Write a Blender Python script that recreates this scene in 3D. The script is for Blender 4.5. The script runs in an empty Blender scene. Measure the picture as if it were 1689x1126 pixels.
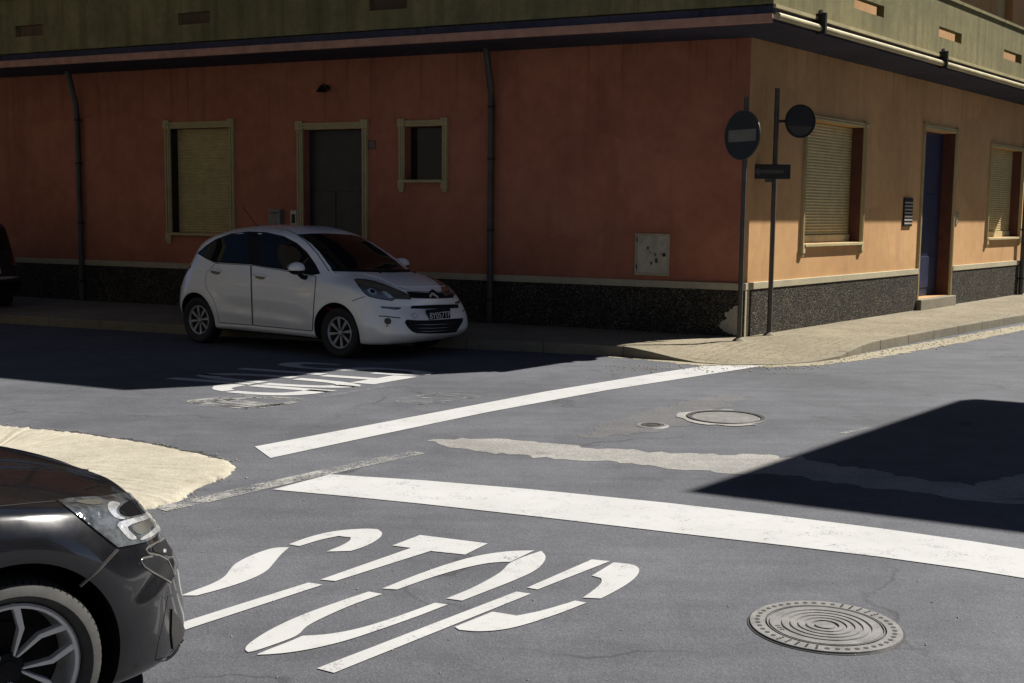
import bpy, bmesh, math, random
from mathutils import Vector, Matrix
from mathutils.bvhtree import BVHTree
from mathutils.geometry import delaunay_2d_cdt
random.seed(7)
C = bpy.context.scene.collection
V = Vector
UP = V((0, 0, 1))

# ------------------------------------------------------------------ camera
PW, PH = 1689., 1126.
FOC, CAM_H, PITCH, ROLL = 1950., 1.9, math.radians(6.3), math.radians(0.6)
_fw = V((0, math.cos(PITCH), -math.sin(PITCH)))
_rt = V((1, 0, 0)); _up = _rt.cross(_fw)
RT = _rt * math.cos(ROLL) + _up * math.sin(ROLL)
UPV = _up * math.cos(ROLL) - _rt * math.sin(ROLL)
EYE = V((0, 0, CAM_H))
cd = bpy.data.cameras.new('camera'); cam = bpy.data.objects.new('camera', cd); C.objects.link(cam)
M = Matrix((RT, UPV, -_fw)).transposed().to_4x4(); M.translation = EYE
cam.matrix_world = M
cd.sensor_width = 36; cd.lens = FOC / PW * 36; cd.clip_end = 2000; cd.clip_start = 0.05
bpy.context.scene.camera = cam

def ray(x, y): return RT * ((x - PW / 2) / FOC) + UPV * (-(y - PH / 2) / FOC) + _fw
def G(x, y, z=0.):
    d = ray(x, y); return EYE + d * ((z - CAM_H) / d.z)

# ------------------------------------------------------------------ helpers
def link(name, me, mat=None, parent=None):
    o = bpy.data.objects.new(name, me); C.objects.link(o)
    if mat: me.materials.append(mat)
    if parent: o.parent = parent
    return o
def tag(o, label=None, cat=None, group=None, kind=None):
    if label: o['label'] = label
    if cat: o['category'] = cat
    if group: o['group'] = group
    if kind: o['kind'] = kind
    return o
def thing(name, loc, label, cat, group=None, rotz=0):
    o = bpy.data.objects.new(name, None); C.objects.link(o); o.location = loc
    o.rotation_euler = (0, 0, rotz); o.empty_display_size = .2
    return tag(o, label, cat, group)

class MB:
    """collects polygons; off is subtracted so that parts sit in their thing's own space"""
    def __init__(s, off=None): s.v = []; s.f = []; s.off = off or V((0, 0, 0))
    def add(s, pts, faces):
        n = len(s.v); s.v += [tuple(V(p) - s.off) for p in pts]; s.f += [tuple(n + i for i in f) for f in faces]
    def quad(s, *p): s.add(p, [tuple(range(len(p)))])
    def hexa(s, p):  # 4 bottom, 4 top
        s.add(p, [(3, 2, 1, 0), (4, 5, 6, 7), (0, 1, 5, 4), (1, 2, 6, 5), (2, 3, 7, 6), (3, 0, 4, 7)])
    def box(s, fr, u0, u1, z0, z1, o0, o1):
        P = fr
        s.hexa([P(u0, z0, o0), P(u1, z0, o0), P(u1, z0, o1), P(u0, z0, o1), P(u0, z1, o0), P(u1, z1, o0), P(u1, z1, o1), P(u0, z1, o1)])
    def prism(s, poly, h):  # polygon list of points + offset vector
        n = len(poly); a = [V(p) for p in poly]; b = [p + V(h) for p in a]
        s.add(a + b, [tuple(reversed(range(n))), tuple(range(n, 2 * n))] + [(i, (i + 1) % n, n + (i + 1) % n, n + i) for i in range(n)])
    def tube(s, pts, r, n=12, cap=True):
        pts = [V(p) for p in pts]; rings = []
        for i, p in enumerate(pts):
            t = (pts[min(i + 1, len(pts) - 1)] - pts[max(i - 1, 0)]).normalized()
            a = t.cross(UP); a = a if a.length > .01 else t.cross(V((1, 0, 0)))
            a.normalize(); b = t.cross(a)
            rr = r[i] if isinstance(r, (list, tuple)) else r
            rings.append([p + a * math.cos(k * 2 * math.pi / n) * rr + b * math.sin(k * 2 * math.pi / n) * rr for k in range(n)])
        fs = []
        for i in range(len(pts) - 1):
            for k in range(n): fs.append((i * n + k, i * n + (k + 1) % n, (i + 1) * n + (k + 1) % n, (i + 1) * n + k))
        if cap: fs += [tuple(reversed(range(n))), tuple((len(pts) - 1) * n + k for k in range(n))]
        s.add([p for r_ in rings for p in r_], fs)
    def lathe(s, prof, org, axis, n=48, closed=False):
        """prof: (radius, along axis)"""
        axis = V(axis).normalized(); a = axis.cross(UP); a = a if a.length > .01 else V((1, 0, 0)); a.normalize(); b = axis.cross(a)
        m = len(prof); vs = []; fs = []
        for k in range(n):
            c, d = math.cos(k * 2 * math.pi / n), math.sin(k * 2 * math.pi / n)
            for r, h in prof: vs.append(V(org) + axis * h + (a * c + b * d) * r)
        for k in range(n):
            for i in range(m if closed else m - 1):
                j = (i + 1) % m; k2 = (k + 1) % n
                fs.append((k * m + i, k2 * m + i, k2 * m + j, k * m + j))
        s.add(vs, fs)
    def islands(s):
        p = list(range(len(s.v)))
        def fd(a):
            while p[a] != a: p[a] = p[p[a]]; a = p[a]
            return a
        for f in s.f:
            for k in f[1:]:
                a, b = fd(f[0]), fd(k)
                if a != b: p[b] = a
        g = {}
        for f in s.f: g.setdefault(fd(f[0]), []).append(f)
        out = []
        for fs in g.values():
            ids = sorted({i for f in fs for i in f}); m = {i: k for k, i in enumerate(ids)}
            b = MB(); b.v = [s.v[i] for i in ids]; b.f = [tuple(m[i] for i in f) for f in fs]; out.append(b)
        return out
    def build_each(s, name, mat, parent=None, **kw): return [b.build(name, mat, parent, **kw) for b in s.islands()]
    def build(s, name, mat, parent=None, smooth=False, bevel=0, weld=False, seg=2):
        me = bpy.data.meshes.new(name); me.from_pydata(s.v, [], s.f)
        bm = bmesh.new(); bm.from_mesh(me)
        if weld: bmesh.ops.remove_doubles(bm, verts=bm.verts, dist=.0005)
        bmesh.ops.recalc_face_normals(bm, faces=bm.faces)
        bm.to_mesh(me); bm.free()
        o = link(name, me, mat, parent)
        if smooth:
            me.polygons.foreach_set('use_smooth', [True] * len(me.polygons))
            if smooth != 'all': me.set_sharp_from_angle(angle=math.radians(smooth if smooth is not True else 38))
        if bevel:
            m = o.modifiers.new('bevel', 'BEVEL'); m.width = bevel; m.segments = seg; m.limit_method = 'ANGLE'; m.angle_limit = math.radians(40)
        return o

# ------------------------------------------------------------------ materials
class NT:
    def __init__(s, name):
        s.m = bpy.data.materials.new(name); s.m.use_nodes = True
        s.t = s.m.node_tree; s.b = s.t.nodes['Principled BSDF']; s.out = s.t.nodes['Material Output']
        s.tc = s.t.nodes.new('ShaderNodeTexCoord')
        s.co = s.tc.outputs['Object']
    def n(s, typ, **kw):
        x = s.t.nodes.new(typ)
        for k, v in kw.items():
            if k in x.inputs: 
                if hasattr(v, 'links'): s.t.links.new(v, x.inputs[k])
                else: x.inputs[k].default_value = v
            else: setattr(x, k, v)
        return x
    def l(s, a, b): s.t.links.new(a, b)
    def map(s, scale=(1, 1, 1), rot=(0, 0, 0)):
        x = s.n('ShaderNodeMapping'); x.inputs['Scale'].default_value = scale; x.inputs['Rotation'].default_value = rot
        s.l(s.co, x.inputs['Vector']); return x.outputs['Vector']
    def noise(s, scale, detail=4, rough=.55, vec=None, dist=0):
        x = s.n('ShaderNodeTexNoise'); x.inputs['Scale'].default_value = scale; x.inputs['Detail'].default_value = detail
        x.inputs['Roughness'].default_value = rough; x.inputs['Distortion'].default_value = dist
        s.l(vec or s.co, x.inputs['Vector']); return x.outputs['Fac']
    def voro(s, scale, feature='F1', vec=None, out='Distance', rnd=1):
        x = s.n('ShaderNodeTexVoronoi'); x.feature = feature; x.inputs['Scale'].default_value = scale; x.inputs['Randomness'].default_value = rnd
        s.l(vec or s.co, x.inputs['Vector']); return x.outputs[out]
    def ramp(s, fac, stops, interp='LINEAR'):
        x = s.n('ShaderNodeValToRGB'); x.color_ramp.interpolation = interp
        e = x.color_ramp.elements
        while len(e) < len(stops): e.new(.5)
        for el, (p, c) in zip(e, stops):
            el.position = p; el.color = (c, c, c, 1) if isinstance(c, (int, float)) else (*c, 1)
        s.l(fac, x.inputs['Fac']); return x.outputs['Color']
    def mix(s, fac, a, b, mode='MIX'):
        x = s.n('ShaderNodeMix'); x.data_type = 'RGBA'; x.blend_type = mode
        for sock, v in ((x.inputs[0], fac), (x.inputs[6], a), (x.inputs[7], b)):
            if hasattr(v, 'links'): s.l(v, sock)
            elif isinstance(v, (int, float)): sock.default_value = v
            else: sock.default_value = (*v, 1)
        return x.outputs[2]
    def math(s, op, a, b=0.):
        x = s.n('ShaderNodeMath'); x.operation = op
        for i, v in enumerate((a, b)):
            if hasattr(v, 'links'): s.l(v, x.inputs[i])
            else: x.inputs[i].default_value = v
        return x.outputs[0]
    def bump(s, h, strength=.3, dist=.01):
        x = s.n('ShaderNodeBump'); x.inputs['Strength'].default_value = strength; x.inputs['Distance'].default_value = dist
        s.l(h, x.inputs['Height']); s.l(x.outputs['Normal'], s.b.inputs['Normal'])
    def col(s, c):
        if hasattr(c, 'links'): s.l(c, s.b.inputs['Base Color'])
        else: s.b.inputs['Base Color'].default_value = (*c, 1)
    def set(s, **kw):
        for k, v in kw.items():
            k = k.replace('_', ' ')
            if hasattr(v, 'links'): s.l(v, s.b.inputs[k])
            else: s.b.inputs[k].default_value = v

def simple(name, col, rough=.5, metal=0., var=.15, scale=6, spec=.5, coat=0., bump=0.):
    t = NT(name); a = tuple(c * (1 - var) for c in col); b = tuple(min(1, c * (1 + var)) for c in col)
    nz = t.noise(scale, 5)
    t.col(t.ramp(nz, [(.3, a), (.7, b)])); t.set(Roughness=rough, Metallic=metal)
    t.b.inputs['Specular IOR Level'].default_value = spec
    t.b.inputs['Coat Weight'].default_value = coat; t.b.inputs['Coat Roughness'].default_value = .03
    if bump: t.bump(t.noise(scale * 12, 4), bump, .005)
    return t.m

def asphalt(name, c0, c1, fine=1., patch=True):
    t = NT(name)
    big = t.noise(.45, 5, .6); mid = t.noise(3.2, 5, .65)
    streak = t.noise(1.0, 5, .6, t.map((.5, 5, 1), (0, 0, math.radians(-51))))
    base = t.ramp(t.math('ADD', t.math('MULTIPLY', big, .55), t.math('ADD', t.math('MULTIPLY', mid, .25), t.math('MULTIPLY', streak, .2))), [(.41, c0), (.59, c1)])
    sp = t.ramp(t.voro(95, 'F1', out='Color'), [(.0, .62), (.55, .97), (1., 1.42)])
    g = t.ramp(t.noise(160, 2), [(.3, .7), (.7, 1.3)])
    c = t.mix(.55 * fine, base, t.mix(1, base, sp, 'MULTIPLY'))
    c = t.mix(.45 * fine, c, t.mix(1, c, g, 'MULTIPLY'))
    # pale stones and grit lying about, dark oil drips
    grit = t.ramp(t.voro(17, 'F1'), [(.0, 1.), (.045, 1.), (.06, 0.)])
    grit = t.mix(1, grit, t.ramp(t.noise(1.3, 3), [(.5, 0.), (.62, 1.)]), 'MULTIPLY')
    c = t.mix(t.math('MULTIPLY', grit, .55), c, (.42, .40, .36))
    oil = t.ramp(t.noise(1.7, 3, .5), [(.66, 0.), (.74, 1.)])
    c = t.mix(t.math('MULTIPLY', oil, .35), c, (.03, .03, .032))
    w = t.n('ShaderNodeVectorMath'); w.operation = 'ADD'
    nn = t.n('ShaderNodeTexNoise'); nn.inputs['Scale'].default_value = 1.6; nn.inputs['Detail'].default_value = 6; t.l(t.co, nn.inputs['Vector'])
    sc = t.n('ShaderNodeVectorMath'); sc.operation = 'SCALE'; sc.inputs['Scale'].default_value = .9
    t.l(nn.outputs['Color'], sc.inputs[0]); t.l(t.co, w.inputs[0]); t.l(sc.outputs[0], w.inputs[1])
    crack = t.ramp(t.voro(.33, 'DISTANCE_TO_EDGE', w.outputs[0]), [(0, 1.), (.003, .9), (.007, 0.)])
    crack = t.mix(1, crack, t.ramp(t.noise(.6, 3), [(.48, 0.), (.58, 1.)]), 'MULTIPLY')
    c = t.mix(t.math('MULTIPLY', crack, .6), c, (.025, .025, .027))
    t.col(c); t.set(Roughness=.86); t.b.inputs['Specular IOR Level'].default_value = .3
    t.bump(t.math('ADD', t.math('MULTIPLY', t.voro(95, 'F1'), .6), t.math('MULTIPLY', t.noise(240, 2), .4)), .5, .006)
    return t.m

def paint(name, col, wear=.5, under=(.13, .13, .14), scale=5, alpha=False):
    t = NT(name)
    w = t.math('ADD', t.math('MULTIPLY', t.noise(scale, 6, .7), .5), t.math('MULTIPLY', t.noise(scale * 14, 4, .7), .5))
    worn = t.ramp(w, [(max(0, wear - .06), 1.), (min(1, wear + .06), 0.)])
    tone = t.ramp(t.noise(1.2, 5), [(.3, tuple(c * .86 for c in col)), (.7, col)])
    dirt = t.ramp(t.noise(9, 5, .7), [(.55, 0.), (.75, 1.)])
    tone = t.mix(t.math('MULTIPLY', dirt, .5), tone, tuple(c * .62 for c in col))
    t.set(Roughness=.75); t.b.inputs['Specular IOR Level'].default_value = .25
    t.bump(t.noise(180, 3), .35, .004)
    if alpha:
        t.col(tone)
        inv = t.math('SUBTRACT', 1., worn); t.l(inv, t.b.inputs['Alpha'])
    else: t.col(t.mix(worn, tone, under))
    return t.m

def plaster(name, c0, c1, stain=(.2, .1, .08)):
    t = NT(name)
    a = t.noise(.7, 6, .6); b = t.noise(4.5, 5, .65)
    c = t.ramp(t.math('ADD', t.math('MULTIPLY', a, .6), t.math('MULTIPLY', b, .4)), [(.38, c0), (.62, c1)])
    st = t.ramp(t.noise(1.1, 6, .7, t.map((1.4, 1.4, .22))), [(.55, 0.), (.75, 1.)])
    c = t.mix(t.math('MULTIPLY', st, .5), c, stain)
    sc = t.ramp(t.noise(7, 4, .8, t.map((1, 1, .6))), [(.72, 0.), (.78, 1.)])
    c = t.mix(t.math('MULTIPLY', sc, .3), c, tuple(min(1, x * 1.5 + .05) for x in c1))
    sep = t.n('ShaderNodeSeparateXYZ'); t.l(t.co, sep.inputs[0]); z = sep.outputs['Z']
    mr = t.n('ShaderNodeMapRange'); mr.inputs['From Min'].default_value = 1.75; mr.inputs['From Max'].default_value = 1.05
    t.l(t.math('ADD', z, t.math('MULTIPLY', t.noise(2.6, 5, .7), .9)), mr.inputs['Value'])
    c = t.mix(t.math('MULTIPLY', mr.outputs[0], .38), c, tuple(x * .62 for x in c0))
    dr = t.ramp(t.noise(3.0, 5, .7, t.map((3.2, 3.2, .10))), [(.55, 0.), (.66, 1.)])
    mt = t.n('ShaderNodeMapRange'); mt.inputs['From Min'].default_value = 2.6; mt.inputs['From Max'].default_value = 4.4; t.l(z, mt.inputs['Value'])
    c = t.mix(t.math('MULTIPLY', t.mix(1, dr, mt.outputs[0], 'MULTIPLY'), .55), c, tuple(x * .5 for x in c0))
    vp_ = t.ramp(t.voro(.55, 'F1', out='Color'), [(.0, .86), (1., 1.1)])
    c = t.mix(.8, c, t.mix(1, c, vp_, 'MULTIPLY'))
    t.col(c); t.set(Roughness=.92); t.b.inputs['Specular IOR Level'].default_value = .2
    t.bump(t.math('ADD', t.noise(60, 5, .7), t.math('MULTIPLY', b, .6)), .35, .008)
    return t.m

def roughcast(name):
    t = NT(name)
    v = t.voro(62, 'F1', out='Color'); n2 = t.noise(3, 5)
    sp = t.ramp(v, [(.0, (.018, .017, .016)), (.5, (.05, .047, .042)), (.72, (.16, .145, .115)), (1., (.42, .38, .30))])
    c = t.mix(t.ramp(n2, [(.35, .15), (.7, .6)]), sp, (.04, .036, .031))
    c = t.mix(1, c, (.74, .72, .68), 'MULTIPLY')
    t.col(c); t.set(Roughness=.95); t.b.inputs['Specular IOR Level'].default_value = .15
    t.bump(t.math('SUBTRACT', 1., t.voro(62, 'F1')), .9, .02)
    return t.m

def concrete(name, c0, c1, cracks=0., grain=1., streak=0., pave=0.):
    t = NT(name)
    a = t.noise(.9, 6, .62); b = t.noise(11, 5, .7)
    c = t.ramp(t.math('ADD', t.math('MULTIPLY', a, .6), t.math('MULTIPLY', b, .4)), [(.36, c0), (.64, c1)])
    g = t.ramp(t.noise(90, 3, .7), [(.3, .72), (.7, 1.25)])
    c = t.mix(.6 * grain, c, t.mix(1, c, g, 'MULTIPLY'))
    h = t.noise(70, 4, .7)
    if streak:
        st = t.ramp(t.noise(2.2, 6, .65, t.map((2.4, 2.4, .12))), [(.42, 0.), (.7, 1.)])
        c = t.mix(t.math('MULTIPLY', st, streak), c, tuple(x * .35 for x in c0))
        mo = t.ramp(t.noise(1.6, 6, .7), [(.45, 0.), (.6, 1.)])
        c = t.mix(t.math('MULTIPLY', mo, streak * .6), c, (.10, .10, .045))
    if cracks:
        nn = t.n('ShaderNodeTexNoise'); nn.inputs['Scale'].default_value = 2.4; nn.inputs['Detail'].default_value = 6; t.l(t.co, nn.inputs['Vector'])
        sc = t.n('ShaderNodeVectorMath'); sc.operation = 'SCALE'; sc.inputs['Scale'].default_value = .45
        w = t.n('ShaderNodeVectorMath'); w.operation = 'ADD'
        t.l(nn.outputs['Color'], sc.inputs[0]); t.l(t.co, w.inputs[0]); t.l(sc.outputs[0], w.inputs[1])
        k = t.ramp(t.voro(1.9, 'DISTANCE_TO_EDGE', w.outputs[0]), [(0, 1.), (.012, .8), (.035, 0.)])
        k2 = t.ramp(t.voro(5.5, 'DISTANCE_TO_EDGE', w.outputs[0]), [(0, 1.), (.02, .7), (.05, 0.)])
        msk = t.ramp(t.noise(.8, 4), [(.42, 0.), (.58, 1.)])
        kk = t.mix(1, k, t.mix(1, k2, msk, 'MULTIPLY'), 'LIGHTEN')
        c = t.mix(t.math('MULTIPLY', kk, cracks), c, (.09, .075, .05))
        h = t.math('SUBTRACT', h, t.math('MULTIPLY', kk, 1.2 * cracks))
    if pave:
        pv = t.ramp(t.voro(7.5, 'DISTANCE_TO_EDGE', t.map((1, 1, .2), (0, 0, .6)), rnd=.35), [(0, 1.), (.05, .6), (.10, 0.)])
        pm = t.ramp(t.noise(1.4, 4), [(.38, .15), (.6, 1.)])
        c = t.mix(t.math('MULTIPLY', t.mix(1, pv, pm, 'MULTIPLY'), pave), c, tuple(x * .45 for x in c0))
    t.col(c); t.set(Roughness=.93); t.b.inputs['Specular IOR Level'].default_value = .2
    t.bump(h, .5, .01)
    return t.m

def carpaint(name, col, rough=.28, coat=1., dust=.1):
    t = NT(name)
    d = t.ramp(t.noise(3, 6, .7), [(.35, 0.), (.75, 1.)])
    t.col(t.mix(t.math('MULTIPLY', d, dust), col, (.30, .27, .22)))
    t.set(Roughness=t.ramp(t.noise(9, 4), [(.3, rough * .8), (.7, rough * 1.25)]))
    t.b.inputs['Coat Weight'].default_value = coat; t.b.inputs['Coat Roughness'].default_value = .04
    return t.m

MAT = {}
MAT['asphalt'] = asphalt('asphalt', (.066, .069, .078), (.100, .104, .117))
MAT['patch'] = asphalt('pale rough asphalt', (0.19, 0.185, 0.175), (0.3, 0.29, 0.27), 1.3)
MAT['dark_asphalt'] = asphalt('dark asphalt', (0.0288, 0.0288, 0.0304), (0.044, 0.044, 0.0464))
MAT['white'] = paint('white road paint', (0.416, 0.416, 0.4136), .385, (0.072, 0.072, 0.08))
MAT['worn'] = paint('worn road paint', (0.288, 0.284, 0.272), .50, alpha=True, scale=4)
MAT['worn2'] = paint('faded road paint', (0.24, 0.24, 0.236), .54, alpha=True, scale=6)
MAT['red_wall'] = plaster('terracotta plaster', (.345, .128, .076), (.46, .18, .11), (.19, .075, .05))
MAT['peach_wall'] = plaster('peach plaster', (0.4992, 0.2832, 0.1248), (0.5952, 0.3552, 0.1632), (0.3264, 0.1824, 0.096))
MAT['stone'] = plaster('dark unseen house wall', (.07, .062, .052), (.11, .10, .085), (.05, .045, .04))  # walls of the unseen houses, kept dark to cut bounced light
MAT['plinth'] = roughcast('roughcast')
MAT['band'] = concrete('plinth band', (.33, .29, .20), (.46, .41, .28), grain=.6)
MAT['sidewalk'] = concrete('pavement concrete', (0.1748, 0.1518, 0.1058), (0.276, 0.2392, 0.1702), cracks=.35, pave=.8)
MAT['kerb'] = concrete('kerb stone', (0.16, 0.144, 0.108), (0.248, 0.22, 0.16), grain=1.)
MAT['dust'] = concrete('gutter dust', (0.224, 0.2, 0.144), (0.312, 0.28, 0.208), grain=1.3)
MAT['sand'] = concrete('sandy verge', (0.2585, 0.2376, 0.1848), (0.396, 0.3685, 0.297), grain=1.25)
MAT['parapet'] = concrete('parapet render', (.18, .155, .07), (.29, .25, .115), streak=.55)
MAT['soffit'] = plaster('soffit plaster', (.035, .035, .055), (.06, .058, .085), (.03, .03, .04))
MAT['trim'] = concrete('window moulding', (.38, .31, .16), (.52, .44, .25), grain=.5)
MAT['shutter'] = simple('roller shutter', (.46, .37, .17), .5, var=.12, scale=5)
MAT['door'] = simple('dark door', (.020, .021, .028), .45, var=.3, scale=4)
MAT['navy'] = simple('navy door', (.022, .026, .060), .4, var=.25, scale=4)
MAT['pane'] = simple('dark pane', (.012, .013, .017), .08, var=.2)
MAT['pipe'] = simple('dark pipe', (.055, .05, .045), .5, var=.3, scale=5, bump=.2)
MAT['pale_pipe'] = simple('pale pipe', (.40, .345, .19), .45, var=.2, scale=4)
MAT['iron'] = simple('dark iron', (.03, .03, .03), .5, metal=.6, var=.3)
MAT['pole'] = simple('dull pole', (.07, .063, .052), .5, metal=.1, var=.25, scale=8)
MAT['grey_box'] = simple('grey box', (.20, .20, .17), .5, var=.2)
MAT['cabinet'] = simple('cabinet door', (.42, .36, .27), .6, var=.2, scale=8, bump=.2)
MAT['stain'] = simple('dark stain', (.07, .05, .04), .7, var=.3)
MAT['casement'] = simple('casement paint', (.52, .46, .24), .45, var=.12)
MAT['shade_lining'] = simple('painted reveal shade', (.10, .035, .022), .7, var=.2)  # painted shade for the reveals that face away from the sun
MAT['ivory'] = simple('ivory plastic', (.55, .52, .42), .45, var=.1)
MAT['pale_grey'] = concrete('bare render', (.30, .27, .22), (.44, .40, .33))
MAT['sign_blue'] = simple('sign dark blue', (.012, .021, .028), .45, var=.2)
MAT['sign_pale'] = simple('sign pale', (.17, .175, .14), .45, var=.12)
MAT['sign_grey'] = simple('sign grey', (.065, .06, .047), .5, metal=.0, var=.2)
MAT['cast'] = None

# ------------------------------------------------------------------ light
SUN_AZ = V((.909, .417, 0)).normalized(); TAN = 1.15
S = V((SUN_AZ.x, SUN_AZ.y, TAN)).normalized()
w = bpy.data.worlds.new('World'); bpy.context.scene.world = w; w.use_nodes = True
sky = w.node_tree.nodes.new('ShaderNodeTexSky'); sky.sky_type = 'NISHITA'; sky.sun_disc = False
sky.sun_elevation = math.asin(S.z); sky.sun_rotation = math.atan2(S.x, S.y)
sky.air_density = .32; sky.dust_density = .1; sky.ozone_density = 1.0
bg = w.node_tree.nodes['Background']; bg.inputs['Strength'].default_value = .05
w.node_tree.links.new(sky.outputs['Color'], bg.inputs['Color'])
sl = bpy.data.lights.new('sun', 'SUN'); sl.energy = 5.0; sl.angle = math.radians(.5); sl.color = (1, .955, .885)
so = bpy.data.objects.new('sun', sl); C.objects.link(so); so.rotation_euler = S.to_track_quat('Z', 'Y').to_euler(); so.location = (20, 10, 30)
vs = bpy.context.scene.view_settings
vs.view_transform = 'Standard'; vs.look = 'None'; vs.gamma = 1; vs.use_curve_mapping = False; vs.exposure = 0.9

# ------------------------------------------------------------------ frames of the corner building
K = G(1224, 555, .13); K0 = V((K.x, K.y, 0))
D1 = V((-.903, .43, 0)).normalized(); N1 = V((-.43, -.903, 0)).normalized()
D2 = V((.634, .773, 0)).normalized(); N2 = V((.773, -.634, 0)).normalized()
def frame(org, d, n):
    def P(u, z, o=0.): return V(org) + d * u + n * o + UP * z
    P.org, P.d, P.n = V(org), d, n
    return P
FL, FR = frame(K0, D1, N1), frame(K0, D2, N2)
def fpix(fr, x, y, o=0.):
    d = ray(x, y); p0 = fr.org + fr.n * o
    p = EYE + d * ((p0 - EYE).dot(fr.n) / d.dot(fr.n))
    return (p - fr.org).dot(fr.d), p.z
def rect(fr, x0, y0, x1, y1, o=0.):
    """pixel rectangle on a facade -> (ulo, uhi, zlo, zhi)"""
    ps = [fpix(fr, x, y, o) for x, y in ((x0, y0), (x1, y0), (x1, y1), (x0, y1))]
    ua = (ps[0][0] + ps[3][0]) / 2; ub = (ps[1][0] + ps[2][0]) / 2
    zt = (ps[0][1] + ps[1][1]) / 2; zb = (ps[2][1] + ps[3][1]) / 2
    return min(ua, ub), max(ua, ub), zb, zt
def wall(mb, fr, u0, u1, z0, z1, holes=(), depth=.2, o=0., thick=None):
    us = sorted({u0, u1, *[h[0] for h in holes], *[h[1] for h in holes]})
    zs = sorted({z0, z1, *[h[2] for h in holes], *[h[3] for h in holes]})
    us = [u for u in us if u0 <= u <= u1]; zs = [z for z in zs if z0 <= z <= z1]
    for a, b in zip(us, us[1:]):
        for c, d in zip(zs, zs[1:]):
            m, k = (a + b) / 2, (c + d) / 2
            if any(h[0] < m < h[1] and h[2] < k < h[3] for h in holes): continue
            mb.quad(fr(a, c, o), fr(b, c, o), fr(b, d, o), fr(a, d, o))
            if thick: mb.quad(fr(a, c, o - thick), fr(b, c, o - thick), fr(b, d, o - thick), fr(a, d, o - thick))
    for a, b, c, d in holes:
        i = o - depth
        mb.quad(fr(a, c, o), fr(a, d, o), fr(a, d, i), fr(a, c, i)); mb.quad(fr(b, c, o), fr(b, d, o), fr(b, d, i), fr(b, c, i))
        mb.quad(fr(a, d, o), fr(b, d, o), fr(b, d, i), fr(a, d, i)); mb.quad(fr(a, c, o), fr(b, c, o), fr(b, c, i), fr(a, c, i))

# ================================================================== GROUND
mb = MB(); mb.quad((-150, -120, 0), (150, -120, 0), (150, 180, 0), (-150, 180, 0))
tag(mb.build('road', MAT['asphalt']), kind='structure')

def jag(poly, step=.12, amp=.03, seed=1, closed=True):
    rnd = random.Random(seed); out = []
    n = len(poly)
    for i in range(n if closed else n - 1):
        a, b = V(poly[i]), V(poly[(i + 1) % n]); L = (b - a).length; k = max(1, int(L / step))
        t = (b - a).normalized(); nn = t.cross(UP)
        for j in range(k): out.append(a + (b - a) * (j / k) + nn * rnd.gauss(0, amp) + t * rnd.gauss(0, amp * .5))
    return out
def flat(name, polys, z, mat, parent=None, off=None):
    """flat paint or patch sheets (each polygon filled) lying z above the road"""
    mbb = MB(off)
    for poly in polys:
        pts = [V((p[0], p[1])) for p in poly]; n = len(pts)
        r = delaunay_2d_cdt(pts, [], [list(range(n))], 1, 1e-5)
        mbb.add([V((p.x, p.y, z)) for p in r[0]], [tuple(f) for f in r[2]])
    return mbb.build(name, mat, parent)
def smooth_keep(pts, it=2, lim=42):
    for _ in range(it):
        q = []; n = len(pts)
        for i in range(n):
            a, b, c = V(pts[i - 1]), V(pts[i]), V(pts[(i + 1) % n])
            u, w_ = (b - a), (c - b)
            if u.length < 1e-6 or w_.length < 1e-6 or math.degrees(u.angle(w_)) > lim: q.append(b)
            else: q += [b.lerp(a, .25), b.lerp(c, .25)]
        pts = q
    return pts
def smooth_poly(pts, it=2, closed=True):
    for _ in range(it):
        q = []; n = len(pts)
        for i in range(n):
            a, b = V(pts[i]), V(pts[(i + 1) % n]); q += [a * .75 + b * .25, a * .25 + b * .75]
        pts = q
    return pts
gp = lambda L, z=0.: [G(x, y, z) for x, y in L]

# repaired strip of pale rough asphalt, old seams
strip = gp([(700, 727), (760, 722), (880, 728), (960, 738), (1060, 744), (1160, 748), (1270, 750), (1420, 772), (1500, 788), (1600, 800), (1689, 783), (1760, 770),
            (1760, 825), (1689, 832), (1600, 826), (1500, 813), (1400, 798), (1280, 782), (1200, 782), (1100, 772), (1000, 760), (900, 755), (800, 746), (740, 738)])
tag(flat('repair_strip', [jag(strip, .07, .03, 3)], .002, MAT['patch']), kind='structure')
seam = gp([(1000, 695), (1100, 668), (1190, 650), (1240, 655), (1180, 680), (1120, 705), (1040, 718), (960, 722)])
tag(flat('asphalt_patch', [jag(seam, .08, .04, 5)], .0015, asphalt('paler asphalt', (0.08, 0.08, 0.0832), (0.116, 0.116, 0.12), 1.3)), kind='structure')
da = gp([(-60, 699), (120, 712), (260, 731), (340, 748), (385, 762), (330, 751), (240, 734), (120, 717), (-60, 704)])
tag(flat('asphalt_edge', [jag(da, .04, .022, 9)], .002, MAT['dark_asphalt']), kind='structure')

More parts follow.
